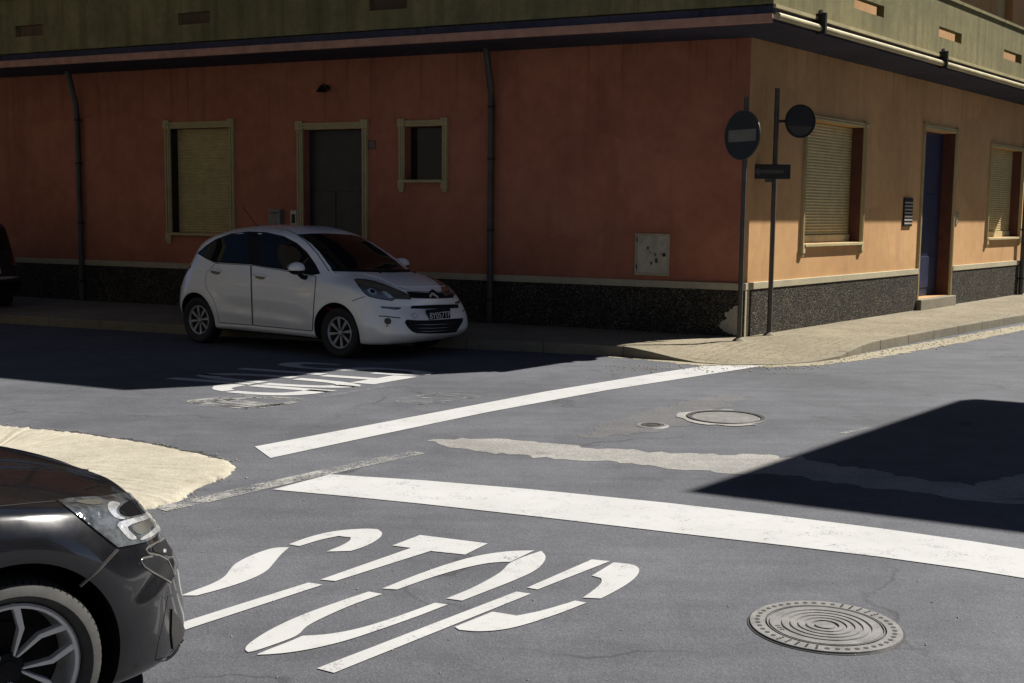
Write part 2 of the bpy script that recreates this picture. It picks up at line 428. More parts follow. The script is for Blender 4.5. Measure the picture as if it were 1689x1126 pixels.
# sandy verge by the black car: a low crowned mound with a ragged rim
vp = gp([(-260, 696), (-90, 700), (0, 705), (120, 717), (250, 736), (330, 753), (378, 764), (388, 772), (376, 786), (340, 800), (318, 810), (305, 822), (280, 831), (262, 836), (150, 858), (-60, 905), (-260, 950)])
rim = jag(vp, .025, .010, 21)
cen = sum(rim, V((0, 0, 0))) / len(rim)
mb = MB(); n = len(rim); rings = []
for k, (sc, z) in enumerate([(1., .0), (.992, .02), (.965, .03), (.9, .038), (.75, .05), (.5, .06), (.25, .062)]):
    rings.append([cen + (p - cen) * sc + V((0, 0, z + (random.gauss(0, .004) if k > 1 else 0))) for p in rim])
mb.add([p for r in rings for p in r] + [cen + V((0, 0, .062))],
       [(k * n + i, k * n + (i + 1) % n, (k + 1) * n + (i + 1) % n, (k + 1) * n + i) for k in range(6) for i in range(n)] + [(6 * n + i, 6 * n + (i + 1) % n, 7 * n) for i in range(n)])
tag(mb.build('sandy_verge', MAT['sand'], smooth='all'), kind='structure')

gr_ = MB(); rg = random.Random(12)
def pebble(p, rad):
    ph = [rg.uniform(.7, 1.3) for _ in range(6)]
    d6 = [V((1, 0, 0)), V((0, 1, 0)), V((-1, 0, 0)), V((0, -1, 0)), V((0, 0, 1)), V((0, 0, -1))]
    gr_.add([p + d * (rad * ph[k] * (.6 if k > 3 else 1)) for k, d in enumerate(d6)], [(0, 1, 4), (1, 2, 4), (2, 3, 4), (3, 0, 4), (1, 0, 5), (2, 1, 5), (3, 2, 5), (0, 3, 5)])
for k in range(520):
    p = rim[rg.randrange(len(rim))]; q = cen + (p - cen) * (1 + abs(rg.gauss(0, .05)) - .02)
    pebble(V((q.x + rg.gauss(0, .05), q.y + rg.gauss(0, .05), .006)), rg.uniform(.004, .011))
for k in range(420):
    x = rg.uniform(1000, 1689); y = 603 - max(0, x - 1330) * .185 + abs(rg.gauss(0, 5))
    p = G(x, y); pebble(V((p.x, p.y, .006)), rg.uniform(.006, .016))
for k in range(160):
    p = G(rg.uniform(300, 1689), rg.uniform(640, 1126)); pebble(V((p.x, p.y, .003)), rg.uniform(.003, .007))
tag(gr_.build('grit', MAT['dust']), kind='stuff')

# ---------------------------------------------------------------- painted markings
def marking(name, label, cat, polys_px, z, mat, parts=None):
    polys = [gp(p) for p in polys_px]
    o = flat(name, polys, z, mat); return tag(o, label, cat)
marking('stop_line', 'thick white stop line right across the lane in front of the STOP letters', 'road marking',
        [[(450, 808), (545, 783), (700, 793), (880, 808), (1100, 830), (1300, 853), (1450, 872), (1600, 893), (1760, 918), (1760, 966), (1600, 940), (1450, 919), (1300, 901), (1100, 878), (880, 852), (700, 832), (560, 818)]], .0045, MAT['white'])
marking('stop_line', 'white stop line of the side street, running up to the pavement corner', 'road marking',
        [[(420, 737), (500, 722), (700, 684), (900, 646), (1100, 613), (1160, 604), (1262, 603), (1180, 616), (1000, 644), (800, 681), (600, 723), (446, 756)]], .0045, MAT['white'])
c8 = lambda L, sx=2.0107, ox=260, oy=840: [(ox + x / sx, oy + y / sx) for x, y in L]
root = thing('road_lettering', G(680, 990), 'big white STOP lettering on the road beside the black car', 'road marking')
let = {
 'S': [[(435, 118), (500, 93), (590, 72), (690, 65), (730, 68), (748, 80), (735, 100), (690, 125), (640, 140), (560, 142), (610, 122), (640, 105), (640, 95), (600, 90), (540, 102), (470, 124)],
       [(400, 128), (436, 128), (410, 150), (385, 180), (365, 205), (320, 230), (250, 255), (180, 275), (130, 288), (78, 288), (110, 275), (180, 250), (225, 225), (240, 200), (262, 178), (320, 150), (370, 133)],
       [(-60, 330), (-20, 316), (30, 302), (70, 300), (50, 310), (10, 322), (-40, 345)]],
 'T': [[(870, 87), (1095, 115), (1020, 152), (905, 140), (590, 240), (540, 235), (840, 130), (778, 122)],
       [(500, 245), (548, 252), (60, 412), (20, 400), (40, 390)]],
 'O': [[(1250, 138), (1160, 140), (1060, 155), (960, 183), (850, 222), (745, 265), (795, 268), (900, 230), (1000, 200), (1090, 180), (1150, 176), (1170, 176)],
       [(1272, 140), (1288, 155), (1284, 175), (1255, 205), (1190, 235), (1100, 270), (1010, 305), (957, 298), (1040, 265), (1110, 228), (1145, 205), (1165, 180), (1215, 158)],
       [(700, 275), (745, 283), (640, 320), (540, 365), (490, 392), (472, 415), (440, 432), (325, 472), (300, 476), (288, 468), (300, 448), (370, 402), (470, 355), (580, 315)],
       [(920, 312), (962, 318), (860, 358), (740, 400), (620, 440), (500, 468), (400, 482), (330, 485), (335, 480), (440, 440), (480, 422), (560, 418), (660, 400), (760, 370), (850, 338)]],
 'P': [[(1440, 168), (1500, 174), (1260, 268), (1225, 262)], [(1512, 178), (1560, 182), (1590, 190), (1600, 205), (1585, 230), (1540, 262), (1470, 298), (1410, 295), (1440, 275), (1475, 245), (1470, 230), (1440, 222)],
       [(1190, 275), (1238, 282), (585, 545), (528, 530)],
       [(1385, 305), (1422, 312), (1340, 345), (1220, 385), (1140, 403), (1060, 408), (1000, 402), (985, 392), (1110, 342), (1150, 348), (1190, 355), (1260, 342), (1330, 322)]]}
for k, polys in let.items():
    ps = [smooth_keep(gp(c8(p))) for p in polys]
    flat('letter', ps, .0045, MAT['white'], root, root.location)

# the side street's own STOP, read from the far side, half in the building's shade
glyph = {  # u across, v up; unit boxes
 'S': [[(0.02, .72), (.08, .55), (.3, .48), (.62, .44), (.78, .36), (.78, .24), (.6, .14), (.35, .13), (.2, .22), (.2, .32), (0, .32), (.04, .14), (.2, .03), (.5, 0), (.82, .04), (1, .18), (1, .42), (.84, .54), (.5, .59), (.28, .63), (.22, .72), (.24, .82), (.42, .88), (.62, .87), (.76, .8), (.78, .7), (.98, .7), (.94, .86), (.78, .97), (.5, 1), (.2, .97), (.04, .87)]],
 'T': [[(0, 1), (1, 1), (1, .86), (.6, .86), (.6, .56), (.4, .56), (.4, .86), (0, .86)], [(.4, .53), (.6, .53), (.6, 0), (.4, 0)]],
 'O': [[(.48, 1), (.25, .97), (.08, .85), (.0, .65), (0, .54), (.2, .54), (.2, .66), (.27, .81), (.4, .87), (.48, .87)], [(.52, 1), (.75, .97), (.92, .85), (1, .65), (1, .54), (.8, .54), (.8, .66), (.73, .81), (.6, .87), (.52, .87)],
       [(.48, 0), (.25, .03), (.08, .15), (.0, .35), (0, .5), (.2, .5), (.2, .34), (.27, .19), (.4, .13), (.48, .13)], [(.52, 0), (.75, .03), (.92, .15), (1, .35), (1, .5), (.8, .5), (.8, .34), (.73, .19), (.6, .13), (.52, .13)]],
 'P': [[(0, 0), (.2, 0), (.2, .5), (0, .5)], [(0, .54), (.2, .54), (.2, 1), (0, 1)], [(.24, 1), (.7, .98), (.94, .88), (1, .74), (.98, .6), (.8, .62), (.8, .74), (.7, .84), (.5, .87), (.24, .87)], [(.24, .4), (.6, .4), (.88, .48), (.97, .57), (.8, .59), (.68, .53), (.5, .51), (.24, .51)]]}
ta, tb = G(482, 657), G(735, 614)           # line through the letter tops: P end, S end
acr = (tb - ta); L = acr.length; acr.normalize(); back = D1
root = thing('road_lettering', (ta + tb) / 2, 'white STOP lettering of the side street, half in shade in front of the white car', 'road marking')
for i, k in enumerate('STOP'):
    ps = []
    for poly in glyph[k]:
        q = []
        for u, v in poly:
            a = 1 - (i + u * .84 + .05) / 4.0   # S far, P near
            q.append(ta + acr * (a * L) + back * ((1 - v) * 2.1))
        if k != 'S':
            ce = sum(q, V((0, 0, 0))) / len(q); q = [x + acr * ((x - ce).dot(acr) * .42) for x in q]
        q = smooth_keep(q, 1)
        ps.append(q)
    flat('letter', ps, .0045, MAT['white'], root, root.location)

def outline(px, wdt):
    p = gp(px); out = []
    for i in range(len(p) - 1):
        a, b = p[i], p[i + 1]; t = (b - a).normalized().cross(UP) * wdt / 2
        out.append([a + t, b + t, b - t, a - t])
    return out
def worn_lines(name, label, px_lines, wdt, mat, z=.004):
    polys = []
    for L_ in px_lines: polys += outline(L_, wdt)
    return tag(flat(name, polys, z, mat), label, 'road marking')
worn_lines('worn_marking', 'worn white grid of old paint beside the side street STOP letters',
           [[(310, 662), (400, 652), (500, 659)], [(320, 665), (420, 655), (498, 661)], [(330, 668), (440, 672), (500, 660)], [(312, 662), (410, 674)], [(360, 657), (460, 669)], [(340, 660), (440, 670)], [(400, 674), (470, 666)]], .10, MAT['worn'])
worn_lines('worn_marking', 'faint scuffed rectangle of old paint left of the far end of the side street line',
           [[(645, 661), (720, 648), (795, 653)], [(690, 667), (795, 654)], [(660, 661), (735, 664)], [(690, 656), (760, 659)], [(720, 650), (780, 657)], [(645, 661), (700, 667)]], .07, MAT['worn2'])
worn_lines('worn_marking', 'thin faded dash of paint between the letters and the side street line', [[(530, 655), (645, 636)]], .06, MAT['worn2'])
worn_lines('worn_marking', 'pale scuffed double line from the sandy verge towards the road repair',
           [[(262, 840), (330, 826), (430, 803), (560, 774), (690, 746)]], .16, MAT['worn'])
worn_lines('worn_marking', 'thin chalky scratch of paint beside the dark shadow edge', [[(1388, 715), (1434, 706)]], .05, MAT['worn'], .004)
worn_lines('worn_marking', 'faint grey outline of old paint in the shade at far left', [[(50, 598), (110, 600), (170, 597), (185, 590), (115, 588)]], .10, MAT['worn2'])
worn_lines('worn_marking', 'faint grey box of old paint in the shade in front of the rear wheel', [[(300, 612), (378, 604), (380, 609), (310, 616)]], .08, MAT['worn2'])

# ---------------------------------------------------------------- manhole covers
def castiron(name, c0, c1):
    t = NT(name); t.col(t.ramp(t.noise(8, 5, .7), [(.35, c0), (.65, c1)])); t.set(Roughness=.6, Metallic=.25)
    t.bump(t.noise(120, 3), .4, .004); return t.m
MAT['cast'] = castiron('cast iron', (0.1344, 0.1326, 0.1299), (0.215, 0.2106, 0.2016))
MAT['cast_dark'] = castiron('cast iron groove', (.035, .034, .033), (.06, .058, .056))
c0 = G(1361, 1034); RM = .342
root = thing('manhole_cover', c0, 'round cast iron manhole cover with concentric rings, set in the near asphalt', 'manhole cover', rotz=.2)
bmn = MB(); bmn.lathe([(0, .0035), (RM + .012, .0035), (RM + .014, .001)], (0, 0, 0), (0, 0, 1), 72)
bmn.build('seat', MAT['cast_dark'], root)
fr_ = MB(); fr_.lathe([(RM * .80, .004), (RM * .80, .011), (RM, .011), (RM + .002, .004)], (0, 0, 0), (0, 0, 1), 72)
fr_.build('frame', MAT['cast'], root, smooth=True)
pr = [(0, .008), (RM * .10, .008)]
cv = MB()
prof = [(0, .012), (.045, .012), (.048, .004), (.060, .004), (.063, .012), (.085, .012), (.088, .005), (.096, .005), (.099, .012), (.122, .012), (.125, .005), (.132, .005), (.135, .012), (.158, .012), (.161, .005), (.168, .005), (.171, .012), (.196, .012), (.199, .005), (.207, .005), (.21, .012), (.252, .012), (.255, .005), (.262, .005), (.265, .012), (RM * .80 - .012, .012), (RM * .80 - .01, .004)]
cv.lathe(prof, (0, 0, 0), (0, 0, 1), 72); cv.build('lid', MAT['cast'], root, smooth=25)
st = MB()
for k in range(44):
    a = k / 44 * 2 * math.pi
    if .2 < a % 3.3 < .9:
        for q in (-.018, 0, .018):
            r0 = RM * .90; c_, s_ = math.cos(a), math.sin(a)
            st.lathe([(0, .0135), (.006, .0135), (.006, .010)], (c_ * (r0 + q), s_ * (r0 + q), 0), (0, 0, 1), 6)
    else:
        st.lathe([(0, .0125), (.012, .0125), (.0125, .010)], (math.cos(a) * RM * .90, math.sin(a) * RM * .90, 0), (0, 0, 1), 8)
for k in range(3): st.box(frame((0, 0, 0), V((0, 1, 0)), V((1, 0, 0))), -.03 + k * .025, -.02 + k * .025, .010, .0135, -.235, -.215)
st.build_each('stud', MAT['cast_dark'], root)

c1 = G(1197, 689); R2 = .36
root = thing('manhole_cover', c1, 'sunken round manhole cover with broken asphalt rim, near the far stop line', 'manhole cover')
m_ = MB(); m_.lathe([(0, .006), (R2 * .86, .006), (R2 * .88, .003)], (0, 0, 0), (0, 0, 1), 48); m_.build('lid', MAT['cast'], root)
m_ = MB(); m_.lathe([(R2 * .90, .004), (R2 * .90, .012), (R2, .014), (R2 + .01, .003)], (0, 0, 0), (0, 0, 1), 48); m_.build('frame', MAT['cast_dark'], root)
mm = MB()
ro = random.Random(4); pts = []
a0 = [ro.uniform(.03, .10) for _ in range(36)]
oo = [V((math.cos(k / 36 * 6.2832) * (R2 + .012 + a0[k]), math.sin(k / 36 * 6.2832) * (R2 + .012 + a0[k]), .0065)) for k in range(36)]
ii = [V((math.cos(k / 36 * 6.2832) * (R2 + .011), math.sin(k / 36 * 6.2832) * (R2 + .011), .0065)) for k in range(36)]
mm.add(oo + ii, [(k, (k + 1) % 36, 36 + (k + 1) % 36, 36 + k) for k in range(36) if 6 < k < 30])
mm.build('broken_rim', MAT['patch'], root)
c2 = G(1076, 702)
root = thing('valve_cover', c2, 'small dark valve cover in the road left of the sunken manhole', 'cover')
m_ = MB(); m_.lathe([(0, .012), (.05, .012), (.052, .006), (.065, .006), (.067, .012), (.10, .012), (.105, .003)], (0, 0, 0), (0, 0, 1), 24); m_.build('lid', MAT['cast_dark'], root, smooth=25)
m_ = MB(); m_.lathe([(.107, .003), (.108, .01), (.14, .008), (.15, .002)], (0, 0, 0), (0, 0, 1), 24); m_.build('frame', MAT['cast'], root, smooth=25)

# ---------------------------------------------------------------- pavement round the building
def resample(pts, n):
    d = [0]
    for a, b in zip(pts, pts[1:]): d.append(d[-1] + (V(b) - V(a)).length)
    out = []
    for k in range(n):
        t = d[-1] * k / (n - 1); i = max(j for j in range(len(d)) if d[j] <= t + 1e-9); i = min(i, len(pts) - 2)
        f = (t - d[i]) / max(1e-9, d[i + 1] - d[i]); out.append(V(pts[i]).lerp(V(pts[i + 1]), f))
    return out
hk = .14
edge = [((-520, 506), hk), ((-60, 529), hk), ((300, 551), hk), ((770, 575), hk), ((1028, 588), hk), ((1045, 590), hk * .95), ((1075, 592.5), .10), ((1112, 595), .045), ((1150, 599), .016), ((1200, 602), .012), ((1280, 602), .012), ((1340, 598), .02), ((1385, 592), .05), ((1420, 583), .115), ((1440, 579), hk), ((1560, 555), hk), ((1689, 531), hk), ((1900, 496), hk)]
ep = [G(x, y) + V((0, 0, z)) for (x, y), z in edge]
ep = [ep[0] + D1 * 8] + ep + [ep[-1] + D2 * 6]
def sub(pts, step):
    out = []
    for a, b in zip(pts, pts[1:]):
        k = max(1, int((b - a).length / step)); out += [a.lerp(b, j / k) for j in range(k)]
    return out + [pts[-1]]
ep = sub(ep, .25)
def nearest_wall(p):
    q = p - K0; a = q.dot(D1); b = q.dot(D2)
    o1 = q.dot(N1); o2 = q.dot(N2)
    if a > 0 and o1 > 0 and (o2 < 0 or a > b): return K0 + D1 * a
    if b > 0 and o2 > 0: return K0 + D2 * b
    return K0
rows = 9; grid = []
for p in ep:
    wv = nearest_wall(p) - (N1 + N2) * 0.0; wv = V((wv.x, wv.y, .13))
    col = []
    for j in range(rows):
        t = j / (rows - 1); q = V((p.x, p.y, 0)).lerp(V((wv.x, wv.y, 0)), t)
        z = p.z + (.13 - p.z) * min(1, t * 1.6) + (random.gauss(0, .0025) if 0 < j < rows - 1 else 0)
        col.append(V((q.x, q.y, z)))
    grid.append(col)
kw = 1  # first strip is the kerb stone
mb = MB(); kb = MB()
for i in range(len(grid) - 1):
    a, b = grid[i], grid[i + 1]
    ka, kb_ = a[0].lerp(a[-1], .11 / max(.3, (a[0] - a[-1]).length)), b[0].lerp(b[-1], .11 / max(.3, (b[0] - b[-1]).length))
    ka.z = a[0].z; kb_.z = b[0].z
    kb.quad(a[0], b[0], kb_, ka); kb.quad(V((a[0].x, a[0].y, -.02)), V((b[0].x, b[0].y, -.02)), b[0], a[0])
    mb.quad(ka, kb_, b[1], a[1])
    for j in range(1, rows - 1): mb.quad(a[j], b[j], b[j + 1], a[j + 1])
tag(mb.build('pavement', MAT['sidewalk'], smooth='all', weld=True), kind='structure')
tag(kb.build('kerb', MAT['kerb'], weld=True, bevel=.012), kind='structure')
jn = MB()
i = 3
while i < len(ep) - 2:
    p = ep[i]
    if p.z > .06:
        t = (ep[i + 1] - ep[i - 1]).normalized(); nn = V((-t.y, t.x, 0)); nn = nn if nn.dot(nearest_wall(p) - p) > 0 else -nn
        a, b = p - t * .006, p + t * .006
        jn.quad(a - nn * .003 + V((0, 0, .002)), b - nn * .003 + V((0, 0, .002)), b + nn * .12 + V((0, 0, .002)), a + nn * .12 + V((0, 0, .002)))
        lo = V((0, 0, -p.z))
        jn.quad(a - nn * .003 + lo, b - nn * .003 + lo, b - nn * .003 + V((0, 0, .002)), a - nn * .003 + V((0, 0, .002)))
    i += 4
tag(jn.build('kerb_joints', MAT['stain']), kind='structure')
# broken kerb end by the dropped edge
# dust gathered along the gutter
dl = gp([(1005, 589), (1080, 594), (1150, 601), (1250, 604), (1330, 601), (1400, 592), (1450, 582), (1560, 562), (1689, 538), (1800, 520)])
dw = [.02, .05, .09, .11, .14, .2, .26, .28, .25, .2]
lo_, hi_ = [], []
for i, p in enumerate(dl):
    t = (dl[min(i + 1, 9)] - dl[max(i - 1, 0)]).normalized(); nn = V((t.y, -t.x, 0))
    lo_.append(p + nn * dw[i]); hi_.append(p - nn * .12)
tag(flat('gutter_dust', [jag(lo_ + hi_[::-1], .04, .03, 31)], .003, MAT['dust']), kind='structure')

# ================================================================== CORNER BUILDING
W1, W2, HB, HT = 1.30, .90, 4.36, 5.50
# eave corner E lies W1 from the left facade and W2 from the right one
det = N1.x * N2.y - N1.y * N2.x
E_ = V(((W1 * N2.y - W2 * N1.y) / det, (N1.x * W2 - N2.x * W1) / det, 0)) + K0
PL, PR = frame(E_, D1, N1), frame(E_, D2, N2)
LL, LR = 17.0, 15.0
bld = thing('corner_building', K0, 'terracotta and peach corner house with a deep overhanging balcony, behind the white car', 'building')
off = K0
B = lambda: MB(off)
rw1 = rect(FL, 283, 211, 380, 384); rdo = rect(FL, 501, 213, 598, 385); rdo = (rdo[0], rdo[1], .15, rdo[3]); rsw = rect(FL, 668, 208, 730, 296)
lw0 = rect(FL, -60, 300, 12, 424)
zbt = fpix(FL, 1000, 459)[1]; zbb = fpix(FL, 1000, 470)[1]
m_ = B(); wall(m_, FL, 0, LL, 0, HB, [rw1, rdo, rsw], .22); m_.build('front_wall', MAT['red_wall'], bld)
qw1 = rect(FR, 1327, 203, 1421, 400); qdo = rect(FR, 1519, 215, 1570, 484); qdo = (qdo[0], qdo[1], .33, qdo[3]); qw2 = rect(FR, 1632, 205, 1683, 388)
qw2 = (qw2[0], qw2[0] + (qw1[1] - qw1[0]), qw1[2], qw1[3]); 
m_ = B(); wall(m_, FR, 0, LR, 0, HB, [qw1, qdo, qw2], .30); m_.build('side_wall', MAT['peach_wall'], bld)
# storeys above and the rest of the block
m_ = B()
for fr, L_, ho in ((FL, LL, [(u, u + 1.0, 5.6, 7.6) for u in (2, 6, 10, 14)]), (FR, LR, [(u, u + 1.0, 5.6, 7.6) for u in (2.5, 6.5, 10.5)])):
    wall(m_, fr, 0, L_, HB + .22, 8.1, ho, .2)
m_.build('upper_wall', MAT['peach_wall'], bld)
m_ = B()
for fr, us in ((FL, (2, 6, 10, 14)), (FR, (2.5, 6.5, 10.5))):
    for u in us: m_.box(fr, u + .002, u + .998, 5.602, 7.598, -.2, -.16)
m_.build_each('shutter', MAT['shutter'], bld)
m_ = B(); a, b, c_, d_ = FL(LL, 0), FL(LL, 0) + D2 * LR, FR(LR, 0), K0
m_.quad(a, b, b + UP * 9.3, a + UP * 9.3); m_.quad(b, c_, c_ + UP * 9.3, b + UP * 9.3); m_.build('rear_wall', MAT['peach_wall'], bld)
def slab(mbb, z0, z1, inn=0.):
    e = E_ - (N1 + N2) * inn
    for q in ([E_, PL(LL, 0), FL(LL, 0), K0], [E_, K0, FR(LR, 0), PR(LR, 0)]):
        mbb.prism([p + UP * z0 for p in q], UP * (z1 - z0))
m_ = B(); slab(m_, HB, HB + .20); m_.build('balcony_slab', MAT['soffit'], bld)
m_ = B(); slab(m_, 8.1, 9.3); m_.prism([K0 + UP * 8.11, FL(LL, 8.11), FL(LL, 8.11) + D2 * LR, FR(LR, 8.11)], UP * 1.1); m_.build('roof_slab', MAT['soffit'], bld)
def slots(fr, pix, o=0.):
    out = []
    for x0, y0, x1, y1 in pix:
        r = rect(fr, x0, y0, x1, y1); out.append((r[0], r[1], max(r[2], HB + .3), min(r[3], HT - .12)))
    return out
ps = slots(PR, [(1549, 42, 1587, 54)]); u0 = ps[0]; gap = fpix(PR, 1657, 65)[0] - fpix(PR, 1549, 45)[0]
rs = [(u0[0] + k * gap, u0[0] + k * gap + (u0[1] - u0[0]), 4.86, 5.03) for k in range(-1, 7)]; rs = [r for r in rs if 1.9 < r[0] < LR - 1]
l1 = fpix(PL, 640, 10)[0]; l2 = fpix(PL, 320, 50)[0]; gp_ = l2 - l1
ls = [(l1 + k * gp_ - .33, l1 + k * gp_ + .33, 4.86, 5.05) for k in range(-1, 4)]; ls = [r for r in ls if 1 < r[0] < LL - 1]
m_ = B(); wall(m_, PL, .002, LL, HB + .22, HT, ls, .12, 0, .12); m_.box(PL, .0, LL, HT, HT + .05, -.15, .03); m_.build('balcony_parapet', MAT['parapet'], bld)
m_ = B(); wall(m_, PR, .0, LR, HB + .22, HT, rs, .12, 0, .12); m_.box(PR, -.02, LR, HT + .001, HT + .051, -.15, .03)
m_.quad(PR(0, HB + .22, 0), PR(0, HT, 0), PL(.002, HT, 0), PL(.002, HB + .22, 0)); m_.build('balcony_parapet', MAT['parapet'], bld)
m_ = B(); m_.box(PL, .0, LL, HB - .02, HB + .10, -.02, .035); m_.build('drip_moulding', simple('drip moulding', (.42, .22, .15), .8, var=.2), bld, bevel=.01)
m_ = B(); m_.tube([PR(.0, HB + .06, .06), PR(LR, HB + .06, .06)], .046, 14); gpz = m_.build('gutter', MAT['pale_pipe'], bld, smooth=True)
m_ = B(); m_.box(PR, .0, LR, HB + .17, HB + .215, .0, .035); m_.build('fascia_strip', MAT['pale_pipe'], bld)
m_ = B()
for px in ((1347, 40), (1550, 92)):
    u = fpix(PR, *px)[0]
    m_ = B(); m_.box(PR, u - .025, u + .025, HB - .02, HB + .26, .002, .14); m_.lathe([(0, .0), (.05, .0), (.05, .03), (0, .03)], PR(u, HB + .26, .04), N2, 12)
    m_.build('gutter_bracket', MAT['iron'], gpz)

# plinths and their bands
m_ = B()
us = [(-.03, rdo[0] - .12), (rdo[1] + .12, LL)]
for a, b in us: m_.box(FL, a, b, 0, zbb, -.02, .035)
m_.build('front_plinth', MAT['plinth'], bld)
m_ = B()
for a, b in us: m_.box(FL, a if a > 0 else -.045, b, zbb, zbt, -.02, .05)
m_.build('front_plinth_band', MAT['band'], bld, bevel=.006)
zrt = fpix(FR, 1400, 452)[1]; zrb = fpix(FR, 1400, 462)[1]
m_ = B()
us = [(.10, qdo[0] - .10), (qdo[1] + .10, LR)]
for a, b in us: m_.box(FR, a, b, 0, zrb, -.02, .035)
m_.build('side_plinth', MAT['plinth'], bld)
m_ = B()
for a, b in us: m_.box(FR, a if a > 0.2 else -.028, b, zrb, zrt, -.02, .05)
m_.box(FR, -.02, .10, 0, zrb, -.02, .042)
m_.build('side_plinth_band', MAT['band'], bld, bevel=.006)
# bare patch of render on the plinth by the corner
p_ = [fpix(FL, x, y, .036) for x, y in [(1222, 502), (1212, 505), (1203, 512), (1195, 516), (1199, 524), (1190, 530), (1187, 541), (1196, 548), (1206, 552), (1222, 556)]]
mb = B(); q = [FL(max(u, -.03), z, .037) for u, z in p_]
qq = []
for i in range(len(q)):
    a, b = q[i], q[(i + 1) % len(q)]
    for k in range(5): qq.append(a.lerp(b, k / 5) + (D1 * random.gauss(0, .012) + UP * random.gauss(0, .012) if i not in (0, len(q) - 1) else V((0, 0, 0))))
mb.add(qq, [tuple(range(len(qq)))]); mb.build('bare_patch', MAT['pale_grey'], bld)

def moulding(fr, r, name_p, sill=True, feet=True, door=False, w_=.115, dp=1.):
    a, b, c, d = r
    m_ = B(); zb = c
    for o0, o1, i0, i1 in ((-.01, .030 * dp, 0, w_), (-.01, .048 * dp, w_ * .22, w_ * .42), (-.01, .052 * dp, w_ * .66, w_ * .94)):
        m_.box(fr, a - i1, a - i0 - .001, zb, d + i0, o0, o1); m_.box(fr, b + i0 + .001, b + i1, zb, d + i0, o0, o1)
        m_.box(fr, a - i1, b + i1, d + i0 + .001, d + i1, o0 + .0007, o1 + .0007)
    for u in (a - w_ / 2, b + w_ / 2):
        m_.box(fr, u - w_ * .62, u + w_ * .62, d + .0, d + w_ * 1.25, -.01, .068 * dp)
        m_.lathe([(0, .0), (w_ * .34, .0), (w_ * .3, .02), (w_ * .14, .026), (0, .026)], fr(u, d + w_ * .62, .066 * dp), fr.n, 14)
        if feet:
            m_.box(fr, u - w_ * .55, u + w_ * .55, zb - .15, zb - .001, -.01, .062 * dp)
            m_.box(fr, u - w_ * .4, u + w_ * .4, zb - .20, zb - .151, -.01, .045 * dp)
    f = m_.build(name_p, MAT['trim'], bld, bevel=.005)
    if sill:
        s = B(); s.box(fr, a - .02, b + .02, c - .05, c - .002, -.20, .075 * dp); s.build('sill', MAT['trim'], f, bevel=.006)
    return f
def shutter(fr, r, parent, z0=None, o=-.12, gap=.0):
    a, b, c, d = r; c = c if z0 is None else z0
    m_ = B(); p = .047; n = int((d - c) / p); prof = []
    for k in range(n + 1):
        z = c + k * (d - c) / max(1, n)
        prof += [(z, o - .004), (z + .006, o - .003), (z + .012, o + .004), (z + p * .55, o + .009), (z + p * .9, o + .003)]
    prof = [q for q in prof if q[0] <= d]
    vs = []
    for z, oo_ in prof: vs += [fr(a + .002 + gap, z, oo_), fr(b - .002 - gap, z, oo_)]
    m_.add(vs, [(2 * k, 2 * k + 1, 2 * k + 3, 2 * k + 2) for k in range(len(prof) - 1)])
    return m_.build('shutter', MAT['shutter'], parent, smooth=50)
# front: shuttered window, door, small window
f = moulding(FL, rw1, 'window_frame'); shutter(FL, rw1, f, o=-.17)
m_ = B(); m_.box(FL, rw1[1] - .012, rw1[1] + .001, rw1[2], rw1[3], -.215, -.004); m_.build('reveal_shade', MAT['iron'], f)  # dark strip over the left reveal, standing in for its shade
f = moulding(FL, rdo, 'door_frame', sill=False, feet=False, door=True)
m_ = B(); m_.box(FL, rdo[0], rdo[1], .15, rdo[3], -.21, -.17)
for u0_, u1_ in ((rdo[0] + .1, (rdo[0] + rdo[1]) / 2 - .05), ((rdo[0] + rdo[1]) / 2 + .05, rdo[1] - .1)):
    for z0_, z1_ in ((.3, 1.0), (1.15, 2.2)):
        m_.box(FL, u0_, u1_, z0_, z1_, -.172, -.155)
dd = m_.build('door', MAT['door'], bld, bevel=.006)
m_ = B(); m_.tube([FL((rdo[0] + rdo[1]) / 2 + .02, 1.0, -.13), FL((rdo[0] + rdo[1]) / 2 + .02, 1.25, -.13)], .012, 8); m_.box(FL, (rdo[0] + rdo[1]) / 2, (rdo[0] + rdo[1]) / 2 + .04, 1.0, 1.03, -.17, -.125); m_.build('handle', MAT['pole'], dd)
f = moulding(FL, rsw, 'window_frame', w_=.10)
m_ = B(); m_.box(FL, rsw[0], rsw[1], rsw[2], rsw[3], -.21, -.19); m_.build('pane', MAT['pane'], f)
# side: two windows with lifted shutters, door with step
for r in (qw1, qw2):
    f = moulding(FR, r, 'window_frame', w_=.075, dp=.9)
    shutter(FR, r, f, z0=r[2] + .13, o=-.20)
    m_ = B(); m_.box(FR, r[0], r[1] - .0, r[2], r[2] + .125, -.24, -.17); m_.box(FR, r[0] + .001, r[0] + .05, r[2] + .126, r[3], -.19, -.14); m_.build('casement', MAT['casement'], f, bevel=.005)
    m_ = B(); m_.box(FR, r[1] - .012, r[1] + .001, r[2], r[3], -.295, -.003); m_.build('shade_lining', MAT['shade_lining'], f)
f = moulding(FR, qdo, 'door_frame', sill=False, feet=False, w_=.085, dp=.8)
m_ = B(); m_.box(FR, qdo[0] + .002, qdo[1] - .002, qdo[2], qdo[3], -.29, -.24)
for z0_, z1_ in ((.5, 1.1), (1.25, 2.3)): m_.box(FR, qdo[0] + .15, qdo[1] - .15, z0_, z1_, -.24, -.225)
dd = m_.build('door', MAT['navy'], bld, bevel=.005)
m_ = B(); m_.box(FR, qdo[1] - .012, qdo[1] + .001, qdo[2], qdo[3], -.238, -.003); m_.build('shade_lining', MAT['shade_lining'], f)
